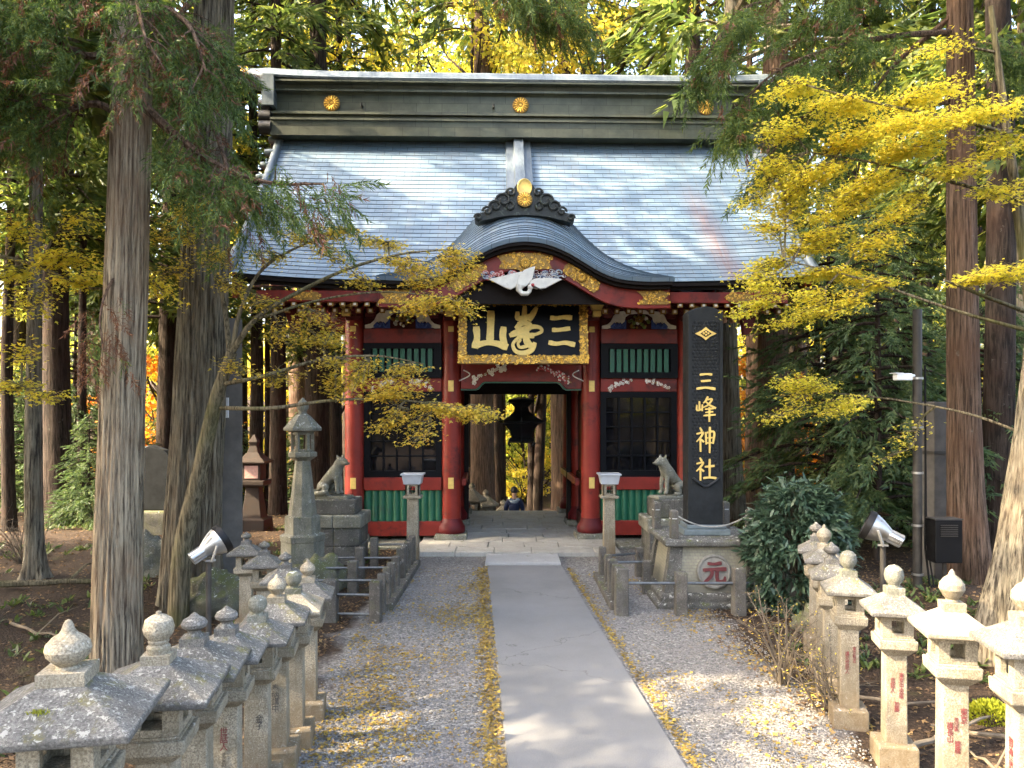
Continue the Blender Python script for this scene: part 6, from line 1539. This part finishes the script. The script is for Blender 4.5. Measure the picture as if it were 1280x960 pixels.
def bush(base, label, seed, n, hgt, wid, name='bare_bush', leafn=500, lm='maple_olive', ls=.03):
    g = np.random.default_rng(seed); t = thing(name, label, 'bush', base); mb = MB(); P = []
    for k in range(n):
        a = g.uniform(0, 6.28); tip = np.array([math.cos(a)*wid*g.uniform(.3, 1), math.sin(a)*wid*g.uniform(.3, 1), hgt*g.uniform(.45, 1)]); mid = tip*np.array([.5, .5, .6])+g.normal(0, .05, 3)
        q = spline([np.array([g.normal(0, .04), g.normal(0, .04), -.05]), mid, tip], 5); mb.tube(q, list(np.linspace(.012, .003, len(q))), 4, 0, False)
        for w in range(5):
            i = g.integers(3, len(q)-1); s = np.array(q[i]); e = s+g.normal(0, .16, 3)+np.array([0, 0, .06]); mb.tube([s, e], [.004, .002], 3, 0, False); P += [s+(e-s)*g.uniform(.4, 1) for _ in range(max(1, leafn//(n*5)))]
    mb.build('stems', 'dry_twig', t); P = np.array(P)
    leaves('foliage', scatter(OLEAF[..., [1, 0, 2]], P+g.normal(0, .02, P.shape), g.normal(size=P.shape), ls*g.uniform(.7, 1.4, len(P)), None), lm, t)
bush((2.82, 8.0, tz(2.82, 8.0)), 'sparse twiggy bush with small yellow leaves left of the right lanterns', 5, 22, .95, .62, leafn=240, ls=.024)
bush((3.0, 7.2, tz(3.0, 7.2)), 'low half-bare bush leaning behind the dated lantern post', 6, 14, .7, .5, leafn=150, ls=.024)
bush((-8.6, 13.5, tz(-8.6, 13.5)), 'dry twiggy bush in the litter at the far left edge', 8, 20, .9, .9, leafn=160, lm='dead_needles')
m = 0
for x, y, ln, a, r, lb in ((3.75, 6.6, 1.3, .5, .025, 'thin pale fallen branch behind the third right lantern'), (4.3, 6.2, 1.7, 2.3, .03, 'longest fallen branch lying in the litter by the flared trunk'), (3.7, 5.9, .9, 1.5, .018, 'short broken branch behind the sunlit right lantern'),
        (3.6, 7.4, 1.1, -.4, .02, 'crooked branch on the ground behind the fourth right lantern'), (-6.6, 11.5, 2.2, .25, .05, 'mossy fallen log on the slope left of the pale trunk'), (-5.8, 9.4, 1.2, -.5, .02, 'thin stick in the litter left of the pale trunk foot')):
    mb = MB(); g = random.Random(int(x*31)); pts = []
    for k in range(7):
        u = k/6-.5; px_, py_ = x+math.cos(a)*ln*u+g.uniform(-.05, .05), y+math.sin(a)*ln*u+g.uniform(-.05, .05); pts.append((px_, py_, tz(px_, py_)+r+.02+abs(g.gauss(0, .03))))
    mb.tube(pts, [r, r*1.05, r*.9, r*.85, r*.7, r*.55, r*.3], 7); i = pts[3]; mb.tube([i, (i[0]+.2, i[1]+.1, i[2]+.22), (i[0]+.34, i[1]+.3, i[2]+.26)], [r*.5, r*.35, r*.15], 5)
    tag(mb.build('fallen_branch', 'dry_twig' if r < .04 else 'bark_maple'), lb, 'branch')
def mossmound(loc, rx, ry, h, lb, n=1500):
    g = np.random.default_rng(8); a = g.uniform(0, 6.28, n); r = np.sqrt(g.random(n)); k = 1-r**2
    P = np.stack([rx*r*np.cos(a), ry*r*np.sin(a), h*k-.02], 1)+g.normal(0, .008, (n, 3)); D = np.stack([np.cos(a)*r, np.sin(a)*r, .5+k], 1)+g.normal(0, .35, (n, 3))
    o = leaves('moss_mound', scatter(OLEAF[..., [1, 0, 2]], P, D, .035*g.uniform(.6, 1.3, n), g.uniform(0, 6, n)), 'moss_leaf'); o.location = loc; tag(o, lb, 'moss')
mossmound((4.35, 7.0, tz(4.35, 7.0)), .24, .2, .16, 'bright yellow-green moss cushion at the flared trunk foot')

# fallen leaves: nobody could count them
def tzv(xs, ys): return np.array([tz(x, y) for x, y in zip(xs, ys)])
def ground_leaves(name, xs, ys, size, mat, g, lift=.006, floor=None):
    n = len(xs); z = tzv(xs, ys) if floor is None else np.full(n, floor); P = np.stack([xs, ys, z+lift+g.random(n)*.012], 1); a = g.uniform(0, 6.28, n)
    D = np.stack([np.cos(a), np.sin(a), g.normal(0, .35, n)], 1); U = np.stack([g.normal(0, .4, n), g.normal(0, .25, n), np.ones(n)], 1)
    o = leaves(name, scatter(MLEAF[..., [1, 0, 2]], P, D, size*g.uniform(.6, 1.3, n), None, U), mat); struct(o, 'stuff'); return o
g = np.random.default_rng(99); XS = []; YS = []
for sd, w, n in ((-1, .1, 3900), (1, .085, 2900)):      # drifts against both edges of the path
    y = 4+10*g.random(n)**1.1; hwid = .66+.06*(14-y)/14; c = .18-.0547*(y-15); XS.append(c+sd*(hwid+.02+np.abs(g.normal(0, w, n)))); YS.append(y)
n = 15000; x = g.uniform(-2.0, .4, n); y = g.uniform(4.5, 13, n); k = np.array([noise.noise((a*1.1, b*.8, 3)) for a, b in zip(x, y)]); keep = (k+g.normal(0, .16, n) > .12) & (np.abs(x-(.18-.0547*(y-15))) > .8); XS.append(x[keep]); YS.append(y[keep])
n = 9000; x = g.uniform(.9, 3.2, n); y = g.uniform(4.5, 14, n); k = np.array([noise.noise((a*1.2, b*.8, 8)) for a, b in zip(x, y)]); keep = (k+g.normal(0, .15, n)+.25*(x-2) > .22) & (x-(.18-.0547*(y-15)) > .8); XS.append(x[keep]); YS.append(y[keep])
n = 1500; x = g.uniform(-1.9, .9, n); XS.append(x); YS.append(g.uniform(4.5, 14, n))
xs, ys = np.concatenate(XS), np.concatenate(YS); on = np.abs(xs-(.18-.0547*(ys-15))) < .76
ground_leaves('fallen_leaves', xs[~on], ys[~on], .045, 'ground_leaf', g)
ground_leaves('path_leaves', xs[on][:600], ys[on][:600], .045, 'ground_leaf', g, .003, .032)
n = 34000; xs = np.concatenate([-2.2-11*g.random(n//2)**1.4, g.uniform(2.5, 9, n-n//2)]); ys = 3.5+20*g.random(n)**1.3
ground_leaves('leaf_litter', xs, ys, .055, 'litter_leaf', g)
# low green growth scattered in the litter of both banks
n = 2600; cx_ = np.concatenate([-2.7-9*g.random(n//2)**1.2, 3.3+4.5*g.random(n-n//2)]); cy_ = 5+17*g.random(n)
k = np.array([noise.noise((a*.5, b*.5, 21)) for a, b in zip(cx_, cy_)]); cx_, cy_ = cx_[k > .08], cy_[k > .08]; n = len(cx_)
P = np.repeat(np.stack([cx_, cy_, tzv(cx_, cy_)], 1), 9, 0)+g.normal(0, .035, (n*9, 3))*np.array([1, 1, 0]); a = g.uniform(0, 6.28, n*9)
D = np.stack([np.cos(a), np.sin(a), g.uniform(.3, 1.6, n*9)], 1)
struct(leaves('undergrowth', scatter(LLEAF, P, D, g.uniform(.05, .15, n*9), g.normal(0, .6, n*9)), 'undergrowth_leaf'), 'stuff')
# loose gravel stones on the yard near the camera
n = 26000; x = g.uniform(-2.0, 3.0, n); y = 4+9*g.random(n)**1.2; keep = np.abs(x-(.18-.0547*(y-15))) > .78; x, y = x[keep], y[keep]; n = len(x)
base = np.array([[1, 0, 0], [-1, 0, 0], [0, 1, 0], [0, -1, 0], [0, 0, .8], [0, 0, -.6]], float); F_ = [(0, 2, 4), (2, 1, 4), (1, 3, 4), (3, 0, 4), (2, 0, 5), (1, 2, 5), (3, 1, 5), (0, 3, 5)]
V = base[None]*g.uniform(.6, 1.4, (n, 6, 1))*(g.uniform(.006, .015, n))[:, None, None]; a = g.uniform(0, 6.28, n); c, s = np.cos(a)[:, None], np.sin(a)[:, None]
V = np.stack([V[..., 0]*c-V[..., 1]*s, V[..., 0]*s+V[..., 1]*c, V[..., 2]], -1)+np.stack([x, y, tzv(x, y)+.004], 1)[:, None]
fi = (np.arange(n)[:, None, None]*6+np.array(F_)[None]).reshape(-1)
me = bpy.data.meshes.new('gravel'); me.vertices.add(n*6); me.vertices.foreach_set('co', V.reshape(-1).astype(np.float32)); me.loops.add(n*24); me.loops.foreach_set('vertex_index', fi.astype(np.int32))
me.polygons.add(n*8); me.polygons.foreach_set('loop_start', np.arange(0, n*24, 3, dtype=np.int32)); me.polygons.foreach_set('loop_total', np.full(n*8, 3, dtype=np.int32)); me.materials.append(MATS['gravel_stone']); me.update(calc_edges=True)
o = bpy.data.objects.new('gravel', me); col.objects.link(o); struct(o, 'stuff')

# ------------------------------------------------------------------ light, sky, camera
SUN_EL, SUN_AZ = 37.0, 194.0       # azimuth of the sun measured from +X towards +Y: it stands to the left, a little in front of the camera plane
w = bpy.data.worlds.new('World'); sc.world = w; w.use_nodes = True; nt = w.node_tree; nt.nodes.clear()
sk = nt.nodes.new('ShaderNodeTexSky'); sk.sky_type = 'NISHITA'; sk.sun_disc = False; sk.dust_density = 7; sk.ozone_density = .2; sk.sun_elevation = R(SUN_EL)
to_sun = Vector((math.cos(R(SUN_EL))*math.cos(R(SUN_AZ)), math.cos(R(SUN_EL))*math.sin(R(SUN_AZ)), math.sin(R(SUN_EL))))
sk.sun_rotation = math.atan2(to_sun.x, to_sun.y)
bg = nt.nodes.new('ShaderNodeBackground'); bg.inputs[1].default_value = .15; ow = nt.nodes.new('ShaderNodeOutputWorld')
nt.links.new(sk.outputs[0], bg.inputs[0]); nt.links.new(bg.outputs[0], ow.inputs[0])
ld = bpy.data.lights.new('sun', 'SUN'); ld.energy = 2.4; ld.angle = R(.5); ld.color = (1, .82, .56)
lo = bpy.data.objects.new('sun', ld); col.objects.link(lo); lo.rotation_euler = to_sun.to_track_quat('Z', 'Y').to_euler(); lo.location = (0, 0, 40)
cd = bpy.data.cameras.new('camera'); cam = bpy.data.objects.new('camera', cd); col.objects.link(cam); sc.camera = cam
cam.location = (0, 0, EYE); cam.rotation_euler = (R(90), 0, 0); cd.sensor_width = 36; cd.lens = 36*F/1280; cd.shift_y = (HZ-480)/1280; cd.clip_end = 600; cd.clip_start = .05
vs_ = sc.view_settings; sc.display_settings.display_device = 'sRGB'; vs_.view_transform = 'Standard'; vs_.look = 'None'; vs_.gamma = 1; vs_.exposure = EXPOSURE; vs_.use_curve_mapping = False
cy = sc.cycles; cy.use_adaptive_sampling = True; cy.adaptive_threshold = .02; cy.use_denoising = True; cy.max_bounces = 5; cy.diffuse_bounces = 3; cy.glossy_bounces = 2; cy.transmission_bounces = 2; cy.transparent_max_bounces = 4; cy.caustics_reflective = False; cy.caustics_refractive = False; cy.sample_clamp_indirect = 8

cy.debug_use_spatial_splits = True
